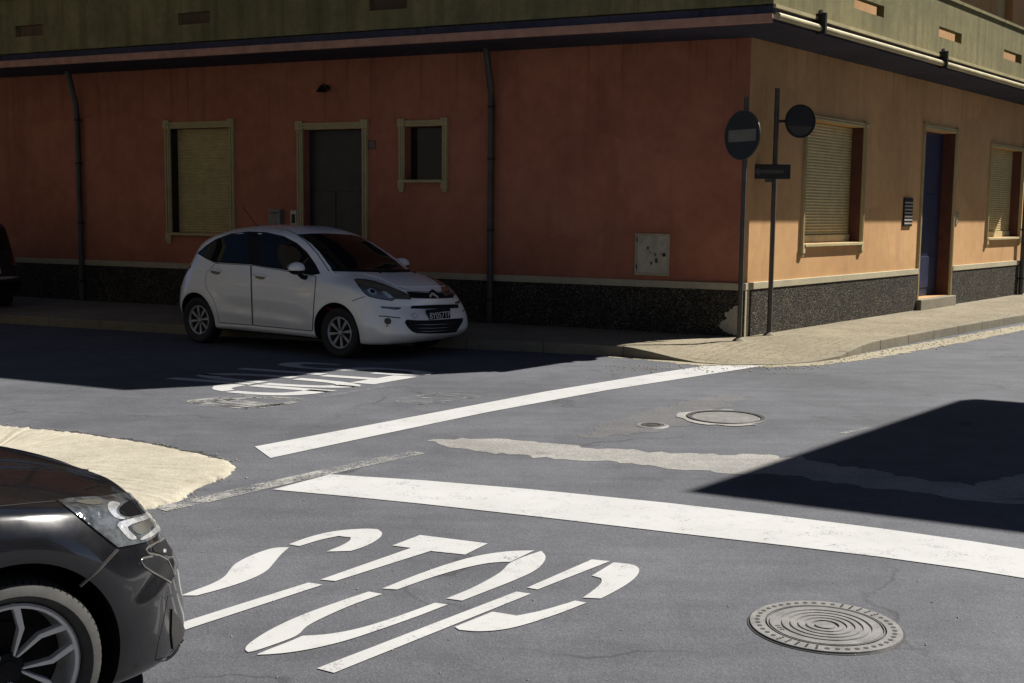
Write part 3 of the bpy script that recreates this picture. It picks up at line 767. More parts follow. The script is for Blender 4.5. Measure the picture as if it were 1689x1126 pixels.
m_ = B(); m_.tube([FR(qdo[0] + .1, 1.15, -.2), FR(qdo[0] + .1, 1.4, -.2)], .012, 8); m_.build('handle', MAT['pole'], dd)
m_ = B(); m_.box(FR, qdo[0] - .12, qdo[1] + .12, .12, .325, -.30, .13); m_.build('doorstep', MAT['kerb'], bld, bevel=.012)
# downpipes
for fr, xs, x_z in ((FL, [(137, 300), (814, 330)], 0), (FR, [(1686, 300)], 0)):
    for px in xs:
        u = fpix(fr, *px)[0]; m_ = B()
        m_.tube([fr(u, .02, .10), fr(u, 3.6, .10), fr(u, 3.75, .12), fr(u, HB + .01, .30)], .052, 14)
        o = m_.build('downpipe', MAT['pipe'], bld, smooth=True)
        for z in (.5, 1.6, 2.7, 3.5):
            c_ = B(); c_.lathe([(.052, -.018), (.062, -.018), (.062, .018), (.052, .018)], fr(u, z, .10), UP, 14); c_.box(fr, u - .012, u + .012, z - .015, z + .015, .0, .05)
            c_.build('clip', MAT['iron'], o)

# things hung on the facades
def wallbox(name, fr, r, o0, o1, mat, label, cat, bev=.006):
    t = thing(name, fr((r[0] + r[1]) / 2, r[2], o0), label, cat)
    mb = MB(t.location); mb.box(fr, r[0], r[1], r[2], r[3], o0, o1); o = mb.build('case', mat, t, bevel=bev)
    return t
r = rect(FL, 1048, 385, 1105, 454); t = thing('meter_cabinet', FL(r[0], r[2], 0), 'flush metal meter cabinet with scuffed door, low on the terracotta wall by the corner', 'cabinet')
mb = MB(t.location)
for q in ((r[0], r[1], r[3] - .035, r[3]), (r[0], r[1], r[2], r[2] + .035), (r[0], r[0] + .035, r[2] + .0352, r[3] - .0352), (r[1] - .035, r[1], r[2] + .0352, r[3] - .0352)): mb.box(FL, *q, .0, .03)
mb.build('frame', MAT['band'], t, bevel=.004)
mb = MB(t.location); mb.box(FL, r[0] + .036, r[1] - .036, r[2] + .036, r[3] - .036, .0, .022); dr = mb.build('door', MAT['cabinet'], t, bevel=.004)
mb = MB(t.location); mb.lathe([(0, .02), (.022, .02), (.026, .0), (.03, .0)], FL(r[0] + .085, (r[2] + r[3]) / 2, .022), N1, 14); mb.build('lock', MAT['iron'], dr)
mb = MB(t.location); rr = random.Random(3)
for k in range(7):
    u, z = r[0] + .18 + rr.uniform(0, .16), (r[2] + r[3]) / 2 + rr.uniform(-.14, .12); s_ = rr.uniform(.01, .03)
    mb.add([FL(u + rr.uniform(.6, 1) * s_ * math.cos(a), z + rr.uniform(.8, 1.8) * s_ * math.sin(a), .0235) for a in [j * .785 for j in range(8)]], [tuple(range(8))])
mb.build_each('rust_spot', MAT['stain'], dr)
for z in (.15, .8):
    mb = MB(t.location); zz = r[2] + (r[3] - r[2]) * z; mb.tube([FL(r[1] - .03, zz, .03), FL(r[1] - .03, zz + .06, .03)], .009, 8); mb.build('hinge', MAT['iron'], dr)
r = rect(FL, 449, 345, 468, 373); t = wallbox('letter_box', FL, r, .0, .11, MAT['grey_box'], 'grey green letter box left of the front door', 'letter box')
mb = MB(t.location); mb.box(FL, r[0] + .02, r[1] - .02, r[3] - .07, r[3] - .055, .11, .114); mb.build('slot', MAT['iron'], t)
mb = MB(t.location); mb.lathe([(0, .008), (.012, .008), (.014, .0)], FL((r[0] + r[1]) / 2 - .03, r[2] + .05, .11), N1, 10); mb.build('lock', MAT['pole'], t)
r = rect(FL, 480, 347, 490, 373); t = wallbox('intercom', FL, r, .0, .02, MAT['ivory'], 'pale framed intercom beside the front door frame', 'intercom')
mb = MB(t.location); mb.box(FL, r[0] + .025, r[1] - .025, r[2] + .05, r[3] - .06, .02, .024); mb.build('panel', MAT['iron'], t)
def text(body, size, fr, u, z, o, mat, parent, flip=1, name='number'):
    cu = bpy.data.curves.new(name, 'FONT'); cu.body = body; cu.size = size; cu.align_x = 'CENTER'; cu.align_y = 'CENTER'; cu.extrude = .001
    ob = bpy.data.objects.new(name, cu); C.objects.link(ob)
    bpy.context.view_layer.update(); me = bpy.data.meshes.new_from_object(ob.evaluated_get(bpy.context.evaluated_depsgraph_get()))
    C.objects.unlink(ob); bpy.data.objects.remove(ob)
    x = fr.d * flip; y = UP; zz = fr.n
    m = Matrix((x, y, zz)).transposed().to_4x4(); m.translation = fr(u, z, o) - (parent.location if parent else V((0, 0, 0)))
    me.transform(m); return link(name, me, mat, parent)
r = rect(FL, 607, 231, 620, 246); t = thing('number_plaque', FL(r[0], r[2], 0), 'small dark house number plaque reading 21, right of the front door', 'plaque')
mb = MB(t.location); mb.box(FL, r[0], r[1], r[2], r[3], .0, .012); mb.build('plate', simple('plaque enamel', (.10, .06, .06), .4), t, bevel=.003)
text('21', .10, FL, (r[0] + r[1]) / 2, (r[2] + r[3]) / 2, .0135, MAT['pale_grey'], t, -1)
r = rect(FR, 1489, 326, 1503, 373); t = wallbox('intercom', FR, r, .0, .03, MAT['iron'], 'dark upright intercom panel with pale buttons left of the side door', 'intercom')
mb = MB(t.location)
for k in range(7):
    z = r[2] + .04 + k * (r[3] - r[2] - .08) / 7; mb.box(FR, r[0] + .02, r[1] - .02, z, z + .028, .03, .034)
mb.build_each('button', MAT['pale_grey'], t)
u, z = fpix(FR, 1578, 352); r = (u - .05, u + .05, z - .22, z + .05); t = wallbox('bell_plate', FR, r, .0, .02, MAT['band'], 'small pale bell plate right of the side door', 'bell plate')
mb = MB(t.location)
for k in range(4): mb.lathe([(0, .01), (.012, .01), (.014, 0)], FR(u + .02, z + .01 - k * .06, .02), N2, 10)
mb.build_each('button', MAT['stain'], t)
u, z = fpix(FL, 541, 150); t = thing('wall_lamp', FL(u, z, 0), 'small dark unlit lamp high on the terracotta wall above the front door', 'lamp')
mb = MB(t.location); mb.lathe([(0, .0), (.05, .0), (.05, .03), (0, .03)], FL(u, z + .05, 0), N1, 14); mb.tube([FL(u, z + .05, .02), FL(u, z + .1, .1), FL(u, z + .08, .18)], .012, 8); mb.build('bracket', MAT['iron'], t, smooth=True)
mb = MB(t.location); mb.lathe([(.03, .10), (.10, .0), (.09, .0), (.0, .06)], FL(u, z - .03, .18), UP, 16); mb.build('shade', MAT['iron'], t, smooth=True)

# ---------------------------------------------------------------- sign posts at the corner
pa = G(1219, 562, .13); pb = G(1268.5, 553, .13)
def disc(mbb, c, n, r, t, k=40): mbb.lathe([(0, t), (r, t), (r, 0), (0, 0)], c, n, k)
view = V((0, 0, CAM_H))
root = thing('sign_post', pa, 'grey post at the building corner carrying the round barred sign', 'sign post')
mb = MB(pa); mb.tube([pa, pa + UP * 3.35], .034, 14); mb.build('pole', MAT['pole'], root, smooth=True)
mb = MB(pa); mb.lathe([(.10, .0), (.07, .03), (.036, .05)], pa, UP, 14); mb.build('footing', MAT['kerb'], root, smooth=True)
def at_depth(x, y, p):  # point on pixel ray at the same forward depth as p
    d = ray(x, y); return EYE + d * ((p - EYE).y / d.y)
nd = V((.62, -.78, 0)); ang = math.radians(-40)
sd = V((math.sin(math.radians(-33)) * 1, -math.cos(math.radians(-33)), 0))
sc = at_depth(1229, 223, pa); sc = V((sc.x, sc.y, sc.z))
nface = V((.50, -.86, 0)).normalized(); nface = V((-.83, -.56, 0)).normalized()
sgn = thing('road_sign', sc, 'round dark blue sign with a pale horizontal bar, fixed to the corner post', 'road sign')
mb = MB(sc); disc(mb, sc + nface * .045, nface, .335, .012); mb.build('plate', MAT['sign_blue'], sgn, smooth=True, bevel=.003)
mb = MB(sc); mb.lathe([(.325, .0125), (.325, .017), (.338, .017), (.338, .0), (.338, .0)], sc + nface * .045, nface, 40); mb.build('rim', MAT['sign_grey'], sgn, smooth=True)
sfr = frame(sc - UP * sc.z, nface.cross(UP), nface)
mb = MB(sc); mb.box(sfr, -.26, .26, sc.z - .085, sc.z + .075, .0575, .060); mb.build('bar', MAT['sign_pale'], sgn)
mb = MB(sc); mb.box(sfr, -.05, .05, sc.z - .03, sc.z + .03, -.04, .044); mb.build('clamp', MAT['iron'], sgn)
root = thing('sign_post', pb, 'dark tall post a step from the peach wall carrying the panel and disc', 'sign post')
mb = MB(pb); mb.tube([pb, pb + UP * 3.55], .036, 14); mb.build('pole', MAT['pole'], root, smooth=True)
mb = MB(pb); mb.lathe([(.10, .0), (.07, .03), (.038, .05)], pb, UP, 14); mb.build('footing', MAT['kerb'], root, smooth=True)
s2 = at_depth(1318, 200, pb)
arm = MB(pb); top = pb + UP * (s2.z - pb.z); arm.tube([top, top.lerp(s2, .5), s2 + (s2 - top).normalized() * -.05], .02, 8); arm.build('arm', MAT['iron'], root, smooth=True)
n2 = V((.25, -.97, 0)).normalized()
sgn = thing('mirror_disc', s2, 'dim grey mirror disc with its reflection painted as a paler lower part, on an arm beside the shuttered side window', 'road sign')
mb = MB(s2); disc(mb, s2 + n2 * .03, n2, .235, .012); mb.build('plate', simple('disc dark grey', (.022, .021, .018), .5), sgn, smooth=True)
sf = frame(s2 - UP * s2.z, n2.cross(UP), n2)
seg = [(math.cos(a) * .205, math.sin(a) * .205) for a in [math.radians(200 + k * 14) for k in range(11)]]
mb = MB(s2); mb.add([sf(u, s2.z + z, .0435) for u, z in seg], [tuple(range(len(seg)))]); mb.build('painted_reflection', MAT['sign_grey'], sgn)  # disc read as a traffic mirror; this segment paints the road's reflection
mb = MB(s2); mb.lathe([(.22, .0122), (.222, .02), (.237, .018), (.238, .0)], s2 + n2 * .03, n2, 40); mb.build('rim', MAT['iron'], sgn, smooth=True)
s3 = at_depth(1268, 283, pb); n3 = V((-.1, -1, 0)).normalized(); pf = frame(s3 - UP * s3.z, n3.cross(UP), n3)
sgn = thing('direction_panel', s3, 'dark oblong panel with a faint pale stripe, on the post beside the barred sign', 'road sign')
mb = MB(s3); mb.box(pf, -.30, .30, s3.z - .105, s3.z + .105, .04, .065); mb.build('plate', MAT['iron'], sgn, bevel=.006)
mb = MB(s3); mb.add([pf(u, s3.z + z, .0665) for u, z in ((-.20, -.025), (.14, -.025), (.14, -.06), (.24, 0.), (.14, .06), (.14, .025), (-.20, .025))], [tuple(range(7))]); mb.build('stripe', MAT['sign_grey'], sgn)
mb = MB(s3); mb.box(pf, -.05, .05, s3.z - .15, s3.z - .106, -.03, .06); mb.build('clamp', MAT['pole'], sgn)

# ================================================================== BUILDINGS OUT OF FRAME (one throws the road shade, the rest are added to screen sky light; mirrored in the cars)
HN = 9.0
t0 = G(1130, 811); t1 = G(1580, 660); t3 = G(1689, 880)
sh = V((SUN_AZ.x, SUN_AZ.y, 0)) * (HN / TAN)
e2 = (t1 - t0); len2 = e2.length; e2.normalize(); e1 = (t3 - t0).normalized()
c0_ = t0 + sh
def block(name, label, org, da, la, db, lb, h, mat, over=.35, cols=3):
    na = V((da.y, -da.x, 0)); na = na if na.dot(db) < 0 else -na
    nb = V((db.y, -db.x, 0)); nb = nb if nb.dot(da) < 0 else -nb
    t = thing(name, org, label, 'building')
    o = org + (da + db) * over
    fa, fb = frame(o, da, na), frame(o, db, nb)
    la2, lb2 = la - 2 * over, lb - 2 * over
    m_ = MB(org); sh_ = MB(org)
    for fr, L_ in ((fa, la2), (fb, lb2)):
        k = max(1, int(L_ / 2.6)); ho = []
        for i in range(k):
            u = L_ * (i + .5) / k
            for z in (1.0, 4.0):
                if z + 1.7 < h - .4: ho.append((u - .5, u + .5, z, z + 1.6))
        wall(m_, fr, 0, L_, 0, h - .3, ho, .2)
        for q in ho: sh_.box(fr, q[0] + .002, q[1] - .002, q[2] + .002, q[3] - .002, -.2, -.15)
    p = [o, o + da * la2, o + da * la2 + db * lb2, o + db * lb2]
    for a, b in ((p[1], p[2]), (p[2], p[3])): m_.quad(a, b, b + UP * (h - .3), a + UP * (h - .3))
    m_.build('wall', mat, t); sh_.build_each('shutter', MAT['shutter'], t)
    r_ = MB(org); q = [org, org + da * la, org + da * la + db * lb, org + db * lb]; r_.prism([x + UP * (h - .3) for x in q], UP * .3); r_.build('roof', MAT['parapet'], t)
    return t
block('corner_house', 'plain corner house out of frame at right whose roof throws the shade on the road', c0_, e1, 12, e2, len2, HN, MAT['stone'])
block('sky_screen_house', 'plain unseen house added behind the camera to screen sky light, across the road', V((-1.0, -5.0, 0)), -D1, 16, -D2, 9, 14.5, MAT['stone'])
block('sky_screen_house', 'plain unseen house added at left behind the sandy verge to screen sky light', V((-7.6, 9.0, 0)), D1, 14, -D2, 11, 13.5, MAT['stone'])
block('sky_screen_end', 'plain unseen house added to close the left street and screen sky light', V((-24.0, 24.0, 0)), D1, 8, D2 * -1, 22, 14, MAT['stone'])
block('sky_screen_end', 'plain unseen house added to close the right street and screen sky light', FR(LR + 9, 0, 0), D2, 8, N2, 16, 12, MAT['stone'])
block('sky_screen_house', 'plain unseen house added at right behind the camera to screen sky light', V((15.5, -6.5, 0)), -D1, 12, D2, 9, 10, MAT['stone'])
# ================================================================== CARS
def hermite(kn, x):
    if x <= kn[0][0]: return kn[0][1]
    if x >= kn[-1][0]: return kn[-1][1]
    i = max(j for j in range(len(kn) - 1) if kn[j][0] <= x)
    def sl_(j):
        if j == 0 or j == len(kn) - 1:
            a, b = (0, 1) if j == 0 else (-2, -1); return (kn[b][1] - kn[a][1]) / (kn[b][0] - kn[a][0])
        h0, h1 = kn[j][0] - kn[j - 1][0], kn[j + 1][0] - kn[j][0]
        d0, d1 = (kn[j][1] - kn[j - 1][1]) / h0, (kn[j + 1][1] - kn[j][1]) / h1
        return 0 if d0 * d1 <= 0 else (h0 + h1) * 3 / ((2 * h1 + h0) / d0 + (h1 + 2 * h0) / d1)
    x0, y0 = kn[i]; x1, y1 = kn[i + 1]; h = x1 - x0; t = (x - x0) / h
    m0, m1 = sl_(i) * h, sl_(i + 1) * h
    return y0 * (1 + 2 * t) * (1 - t) ** 2 + m0 * t * (1 - t) ** 2 + y1 * t * t * (3 - 2 * t) + m1 * t * t * (t - 1)
def sstep(a, b, x):
    t = max(0., min(1., (x - a) / (b - a))); return t * t * (3 - 2 * t)

class Car:
    def __init__(s, P, root):
        s.P, s.root = P, root
        bpy.context.view_layer.update()
        s.M = Matrix.Translation(root.location) @ Matrix.Rotation(root.rotation_euler.z, 4, 'Z') @ Matrix.Scale(root.scale.x, 4); s.I = s.M.inverted()
        s.mesh()
    def mesh(s):
        P = s.P; N, LV, Q = P.get('N', 130), P.get('LV', 34), 44
        ts = [-math.cos(math.pi * i / N) for i in range(N + 1)]
        bm = bmesh.new()
        def sh(t): return (1 - abs(t) ** P['nf']) ** (1 / P['mf']) if t >= 0 else (1 - abs(t) ** P['nr']) ** (1 / P['mr'])
        mod = P.get('mod')
        def mk(x, y, z):
            if mod: x, y, z = mod(x, y, z)
            return bm.verts.new((x, y, z))
        def low(i, v, sg):
            xf, xr = hermite(P['xf'], v), hermite(P['xr'], v)
            x = (xf + xr) / 2 + ts[i] * (xf - xr) / 2
            zb = hermite(P['zb'], x); z = zb + (hermite(P['zsh'], x) - zb) * v
            return x, sg * P['W'] * hermite(P['wv'], v) * sh(ts[i]), z
        g = {}
        for sg in (1, -1):
            for i in range(N + 1):
                for k in range(LV + 1): g[sg, i, k] = mk(*low(i, k / LV, sg))
        for sg in (1, -1):
            for i in range(N):
                for k in range(LV):
                    f = [g[sg, i, k], g[sg, i + 1, k], g[sg, i + 1, k + 1], g[sg, i, k + 1]]
                    bm.faces.new(f if sg < 0 else f[::-1])
        for i in range(N): bm.faces.new([g[1, i, 0], g[1, i + 1, 0], g[-1, i + 1, 0], g[-1, i, 0]])
        def Gf(q, x):
            q = abs(q)
            a, kq = P['tumble'], P['kq']      # greenhouse: straight tumblehome then a rounded crown
            if q > kq: gh = .80 * (1 - q) / (1 - kq) if q < 1 else 0
            else:
                t = q / kq; gh = 1 - .20 * t ** 3.2
            hd = 1 - q ** P.get('hq', 3.)
            b = sstep(P['hx'][0], P['hx'][1], x)
            return gh * (1 - b) + hd * b
        u = {}
        for i in range(N + 1):
            x, W, z0 = low(i, 1, 1); zc = max(z0, hermite(P['zc'], x))
            for j in range(Q + 1):
                q = 1 - 2 * j / Q
                q = math.copysign(abs(q) ** .8, q)
                u[i, j] = mk(x, q * W, z0 + (zc - z0) * Gf(q, x))
        for i in range(N):
            for j in range(Q): bm.faces.new([u[i, j], u[i, j + 1], u[i + 1, j + 1], u[i + 1, j]])
        bmesh.ops.remove_doubles(bm, verts=bm.verts, dist=.0006)
        bmesh.ops.dissolve_degenerate(bm, edges=bm.edges, dist=.0003)
        for _ in range(P.get('smooth', 2)): bmesh.ops.smooth_vert(bm, verts=bm.verts, factor=.5, use_axis_x=True, use_axis_y=True, use_axis_z=True)
        bmesh.ops.recalc_face_normals(bm, faces=bm.faces)
        bm.normal_update()
        s.bm = bm; s.bvh = BVHTree.FromBMesh(bm)
    def body(s, name, mat, well, arches):
        me = bpy.data.meshes.new(name); s.bm.to_mesh(me)
        o = link(name, me, mat, s.root); me.materials.append(well)
        me.polygons.foreach_set('use_smooth', [True] * len(me.polygons))
        cuts = []
        for x, z, r in arches:
            c = MB(); n = 72
            for sg in (1, -1):
                c.lathe([(0, -.5), (r, -.5), (r, .22), (0, .22)], (x, sg * (s.P['W'] - .02), z), (0, sg, 0), n)
            cm = bpy.data.meshes.new('cut'); cm.from_pydata(c.v, [], c.f)
            b2 = bmesh.new(); b2.from_mesh(cm); bmesh.ops.remove_doubles(b2, verts=b2.verts, dist=.0005); bmesh.ops.recalc_face_normals(b2, faces=b2.faces)
            b2.to_mesh(cm); b2.free(); cm.materials.append(well)
            cm.polygons.foreach_set('use_smooth', [True] * len(cm.polygons))
            co = bpy.data.objects.new('cut', cm); C.objects.link(co); co.parent = s.root
            m = o.modifiers.new('b', 'BOOLEAN'); m.object = co; m.operation = 'DIFFERENCE'; m.solver = 'EXACT'; m.material_mode = 'TRANSFER'
            cuts.append(co)
        bpy.context.view_layer.update()
        me2 = bpy.data.meshes.new_from_object(o.evaluated_get(bpy.context.evaluated_depsgraph_get()))
        o.modifiers.clear(); o.data = me2; me2.set_sharp_from_angle(angle=math.radians(42))
        for c in cuts: bpy.data.objects.remove(c)
        s.o = o; return o
    # ---- rays: 'px' from the photograph's viewpoint; 'side' (x,z); 'front' (y,z); 'rear'; 'top' (x,y)
    def rayf(s, mode, a, b):
        if mode == 'px':
            return s.I @ EYE, (s.I.to_3x3() @ ray(a, b)).normalized()
        if mode == 'side': return V((a, -4, b)), V((0, 1, 0))
        if mode == 'front': return V((5, a, b)), V((-1, 0, 0))
        if mode == 'rear': return V((-5, a, b)), V((1, 0, 0))
        if mode == 'top': return V((a, b, 5)), V((0, 0, -1))
    def hit(s, mode, a, b):
        o, d = s.rayf(mode, a, b)
        h = s.bvh.ray_cast(o, d)
        if h[0] is None:
            # nearest approach of the ray to the body
            best = None; dist = 0
            for k in range(60):
                p = o + d * (k * .12 + 1.0); q = s.bvh.find_nearest(p)
                if q[0] is not None and (best is None or q[3] < best[3]): best = q
            return best[0], best[1]
        return h[0], h[1]
    def snorm(s, p):
        n = V((0, 0, 0))
        for q in s.bvh.find_nearest_range(p, .035): n += q[1]
        return n.normalized() if n.length > 0 else V((0, 0, 1))
    def patch(s, name, mat, poly, mode='side', off=.004, step=None, mirror=True, parent=None, rnd=0, skirt=.012, both_names=None, curve=0.):
        if rnd: poly = [tuple(p) for p in smooth_poly([V((a, b)) for a, b in poly], rnd)]
        step = step or (4. if mode == 'px' else .04)
        bd = []
        for i in range(len(poly)):
            a, b = V(poly[i]), V(poly[(i + 1) % len(poly)]); k = max(1, int((b - a).length / step)); bd += [a.lerp(b, j / k) for j in range(k)]
        xs = [p.x for p in bd]; ys = [p.y for p in bd]; pts = list(bd)
        def inside(x, y):
            c = False; n = len(bd)
            for i in range(n):
                p, q = bd[i], bd[i - 1]
                if (p.y > y) != (q.y > y) and x < (q.x - p.x) * (y - p.y) / (q.y - p.y) + p.x: c = not c
            return c
        x = min(xs) + step / 2
        while x < max(xs):
            y = min(ys) + step / 2
            while y < max(ys):
                if inside(x, y) and min((V((x, y)) - p).length for p in bd) > step * .45: pts.append(V((x, y)))
                y += step
            x += step
        r = delaunay_2d_cdt(pts, [], [list(range(len(bd)))], 1, 1e-5)
        P3 = []; NN = []
        for p in r[0]:
            h, n = s.hit(mode, p.x, p.y); n = s.snorm(h)
            P3.append(h + n * off); NN.append(n)
        fs = [tuple(f) for f in r[2]]
        # border edges for the skirt
        cnt = {}
        for f in fs:
            for i in range(len(f)):
                e = (f[i], f[(i + 1) % len(f)]); k = tuple(sorted(e)); cnt[k] = None if k in cnt else e
        vs = list(P3); fs2 = list(fs); low_ = {}
        if skirt:
            for e in [e for e in cnt.values() if e]:
                for v in e:
                    if v not in low_: low_[v] = len(vs); vs.append(P3[v] - NN[v] * (skirt + off))
                fs2.append((e[1], e[0], low_[e[0]], low_[e[1]]))
        outs = []
        for sg in ((1, -1) if mirror else (1,)):
            mb = MB(); mb.add([V((v.x, v.y * sg, v.z)) for v in vs], fs2 if sg > 0 else [f[::-1] for f in fs2])
            me = bpy.data.meshes.new(name); me.from_pydata(mb.v, [], mb.f)
            b = bmesh.new(); b.from_mesh(me); bmesh.ops.recalc_face_normals(b, faces=b.faces)
            # outward check
            b.faces.ensure_lookup_table(); f0 = b.faces[0]
            if f0.normal.dot(V((NN[fs[0][0]].x, NN[fs[0][0]].y * sg, NN[fs[0][0]].z))) < 0:
                for f in b.faces: f.normal_flip()
            b.to_mesh(me); b.free()
            o = link(name, me, mat, (parent[0 if sg > 0 else 1] if isinstance(parent, (list, tuple)) else parent) or s.root)
            me.polygons.foreach_set('use_smooth', [True] * len(me.polygons)); me.set_sharp_from_angle(angle=math.radians(45))
            outs.append(o)
        return outs
    def ribbon(s, name, mat, lines, mode='side', wdt=.006, off=.0015, mirror=True, parent=None, step=None, raise_=0.):
        step = step or (3. if mode == 'px' else .03)
        out = []
        for line in lines:
            pp = []
            for a, b in zip(line, line[1:]):
                a, b = V(a), V(b); k = max(1, int((b - a).length / step)); pp += [a.lerp(b, j / k) for j in range(k)]
            pp.append(V(line[-1]))
            hs = []
            for p in pp:
                h, n = s.hit(mode, p.x, p.y); n = s.snorm(h); hs.append((h, n))
            for sg in ((1, -1) if mirror else (1,)):
                vs = []; mb = MB()
                for i, (h, n) in enumerate(hs):
                    t = (hs[min(i + 1, len(hs) - 1)][0] - hs[max(i - 1, 0)][0]).normalized(); sd_ = n.cross(t) * (wdt / 2 * (max(.08, min(1, 4 * i / (len(hs) - 1), 4 - 4 * i / (len(hs) - 1))) if raise_ > .005 else 1))
                    q = [h + sd_ + n * off, h + n * (off + raise_), h - sd_ + n * off]
                    vs += [V((p.x, p.y * sg, p.z)) for p in q]
                fs = []
                for i in range(len(hs) - 1):
                    for k in (0, 1): fs.append((3 * i + k, 3 * i + k + 1, 3 * i + 3 + k + 1, 3 * i + 3 + k))
                mb.add(vs, fs)
                out.append(mb.build(name, mat, parent or s.root, smooth='all' if raise_ else False))
        return out

def wheel(root, x, y, z, R, wd, kind, spokes_mat, sg):
    """sg=+1: outside faces +y"""
    t = bpy.data.objects.new('wheel', None); C.objects.link(t); t.parent = root; t.location = (x, y, z); t.empty_display_size = .1
    ax = V((0, sg, 0)); fr = frame((0, 0, 0), V((1, 0, 0)), ax)
    rr = R * (.645 if kind == 'cap' else .765)
    pr = [(rr - .012, .055), (rr + .004, .075), (rr + .02, wd * .5 - .012), (R * .86, wd * .5 + .004), (R * .93, wd * .5 - .004), (R * .975, wd * .42), (R, wd * .30), (R, -wd * .30), (R * .97, -wd * .42), (R * .86, -wd * .5), (rr, -wd * .45), (rr - .02, -wd * .3)]
    mb = MB(); mb.lathe(pr, (0, 0, 0), ax, 72); tyre = mb.build('tyre', MAT['tyre' if kind == 'cap' else 'dusty_tyre'], t, smooth=30)
    tr = MB(); n = 72
    for k in range(n):
        a = k / n * 2 * math.pi; ca, sa = math.cos(a), math.sin(a)
        da = .022
        for h0, h1, r0, r1 in ((wd * .27, wd * .435, R + .0015, R * .968),):
            p = []
            for aa, (r_, h_) in ((a, (r0, h0)), (a + da, (r0, h0)), (a + da * 1.5, (r1, h1)), (a + da * .5, (r1, h1))):
                p.append(V((math.cos(aa) * (r_ + .002), 0, math.sin(aa) * (r_ + .002))) + ax * h_)
            tr.quad(*p)
    tr.build('tread', MAT['black'], tyre)['kind'] = 'stuff'
    rim = MB(); rim.lathe([(rr - .004, .074), (rr - .012, .080), (rr - .022, .074), (rr - .026, .03), (rr - .04, -.06), (rr - .04, -.08)], (0, 0, 0), ax, 72); rim.build('rim', spokes_mat, t, smooth=35)
    bk = MB(); bk.lathe([(0, -.02), (rr * .62, -.02), (rr * .62, -.04), (rr - .03, -.05), (rr - .03, -.09), (0, -.09)], (0, 0, 0), ax, 48); bk.build('brake_disc', MAT['black'], t, smooth=30)
    sp = MB()
    def plate(poly, h_in, h_out, th):
        """poly in (r, angle offset in metres across) -> bar"""
        a = []
        for (px, pz) in poly:
            r_ = math.hypot(px, pz); f = min(1, r_ / rr); a.append(V((px, 0, pz)) + ax * (h_in + (h_out - h_in) * f))
        sp.prism(a, ax * -th)
    def rot(p, a): return (p[0] * math.cos(a) - p[1] * math.sin(a), p[0] * math.sin(a) + p[1] * math.cos(a))
    if kind == 'cap':
        for k in range(8):
            a = k / 8 * 2 * math.pi + .2
            b0 = [(rr * .20, -.009), (rr * .52, -.018), (rr * .94, -.030), (rr * .965, -.012), (rr * .96, .008), (rr * .60, .010), (rr * .22, .008)]
            plate([rot(q, a) for q in b0], .062, .070, .02)
        sp2 = MB(); sp2.lathe([(0, .052), (rr * .97, .050), (rr * .97, .02), (0, .02)], (0, 0, 0), ax, 48); sp2.build('cap_base', MAT['black'], t, smooth=30)
        sp3 = MB(); sp3.lathe([(0, .072), (.028, .070), (.034, .055)], (0, 0, 0), ax, 20); sp3.build('hub_cap', MAT['grey_metal'], t, smooth=30)
    else:
        for k in range(5):
            a = k / 5 * 2 * math.pi + math.radians(57)
            for m in (1, -1):
                def pp(r_, dg, o): return (r_ * math.cos(math.radians(dg) * m) + 0, r_ * math.sin(math.radians(dg) * m) + o * m)
                arm = [pp(.045, 4, -.002), pp(rr * .62, 13, -.005), pp(rr * .97, 25.5, -.010), pp(rr * .965, 27, .016), pp(rr * .58, 15, .008), pp(.05, 7, .005)]
                plate([rot(q, a) for q in (arm if m > 0 else arm[::-1])], .042, .074, .035)
        sp3 = MB(); sp3.lathe([(0, .052), (.03, .05), (.034, .045), (.055, .04), (.06, .0)], (0, 0, 0), ax, 24); sp3.build('hub_cap', MAT['black'], t, smooth=30)
    sp.build('spokes', spokes_mat, t, bevel=.003)
    return t

MAT['dusty_tyre'] = simple('dusty tyre rubber', (.042, .041, .039), .85, var=.3, scale=14, bump=.25)
MAT['tyre'] = simple('tyre rubber', (.022, .021, .02), .75, var=.25, scale=14, bump=.25)
MAT['black'] = simple('black plastic', (.012, .012, .013), .65, var=.2, spec=.15)
MAT['gloss_black'] = simple('gloss black', (.010, .010, .012), .12, var=.2, coat=.6)
MAT['seam'] = simple('panel gap', (.012, .012, .012), .9, var=.1)
MAT['glass'] = simple('car glass', (.006, .007, .008), .03, var=.1, spec=.3)
MAT['chrome'] = simple('chrome', (.62, .62, .62), .12, metal=1., var=.05)
MAT['grey_metal'] = simple('wheel metal', (.44, .44, .43), .35, metal=.3, var=.12, scale=12)
MAT['machined'] = simple('machined wheel', (.66, .66, .65), .3, metal=.35, var=.08, scale=12)
MAT['lamp_grey'] = simple('lamp interior', (.20, .20, .18), .22, metal=.6, var=.25, scale=9, coat=1.)
def lampmat(name, c0, c1, metal, sc, bump):
    t = NT(name); t.col(t.ramp(t.noise(sc, 3), [(.38, c0), (.62, c1)])); t.set(Roughness=.13, Metallic=metal)
    t.b.inputs['Coat Weight'].default_value = 1.; t.b.inputs['Coat Roughness'].default_value = .02
    t.bump(t.noise(sc * 1.6, 2), bump, .02); return t.m
MAT['lamp_bright'] = lampmat('lamp reflector', (.50, .52, .53), (.88, .89, .89), .6, 20, .5)
MAT['lamp_dark'] = lampmat('smoked lamp', (.045, .050, .055), (.17, .185, .195), .45, 16, .5)
MAT['red_lamp'] = simple('tail lamp', (.30, .02, .02), .15, var=.15, coat=1.)
MAT['white_car'] = carpaint('white car paint', (.90, .875, .82), .32, dust=.06)
MAT['black_car'] = carpaint('black car paint', (.006, .006, .0075), .25, coat=.75, dust=.006)
MAT['dark_car'] = carpaint('dark car paint', (.012, .013, .018), .45, coat=.2, dust=.02)
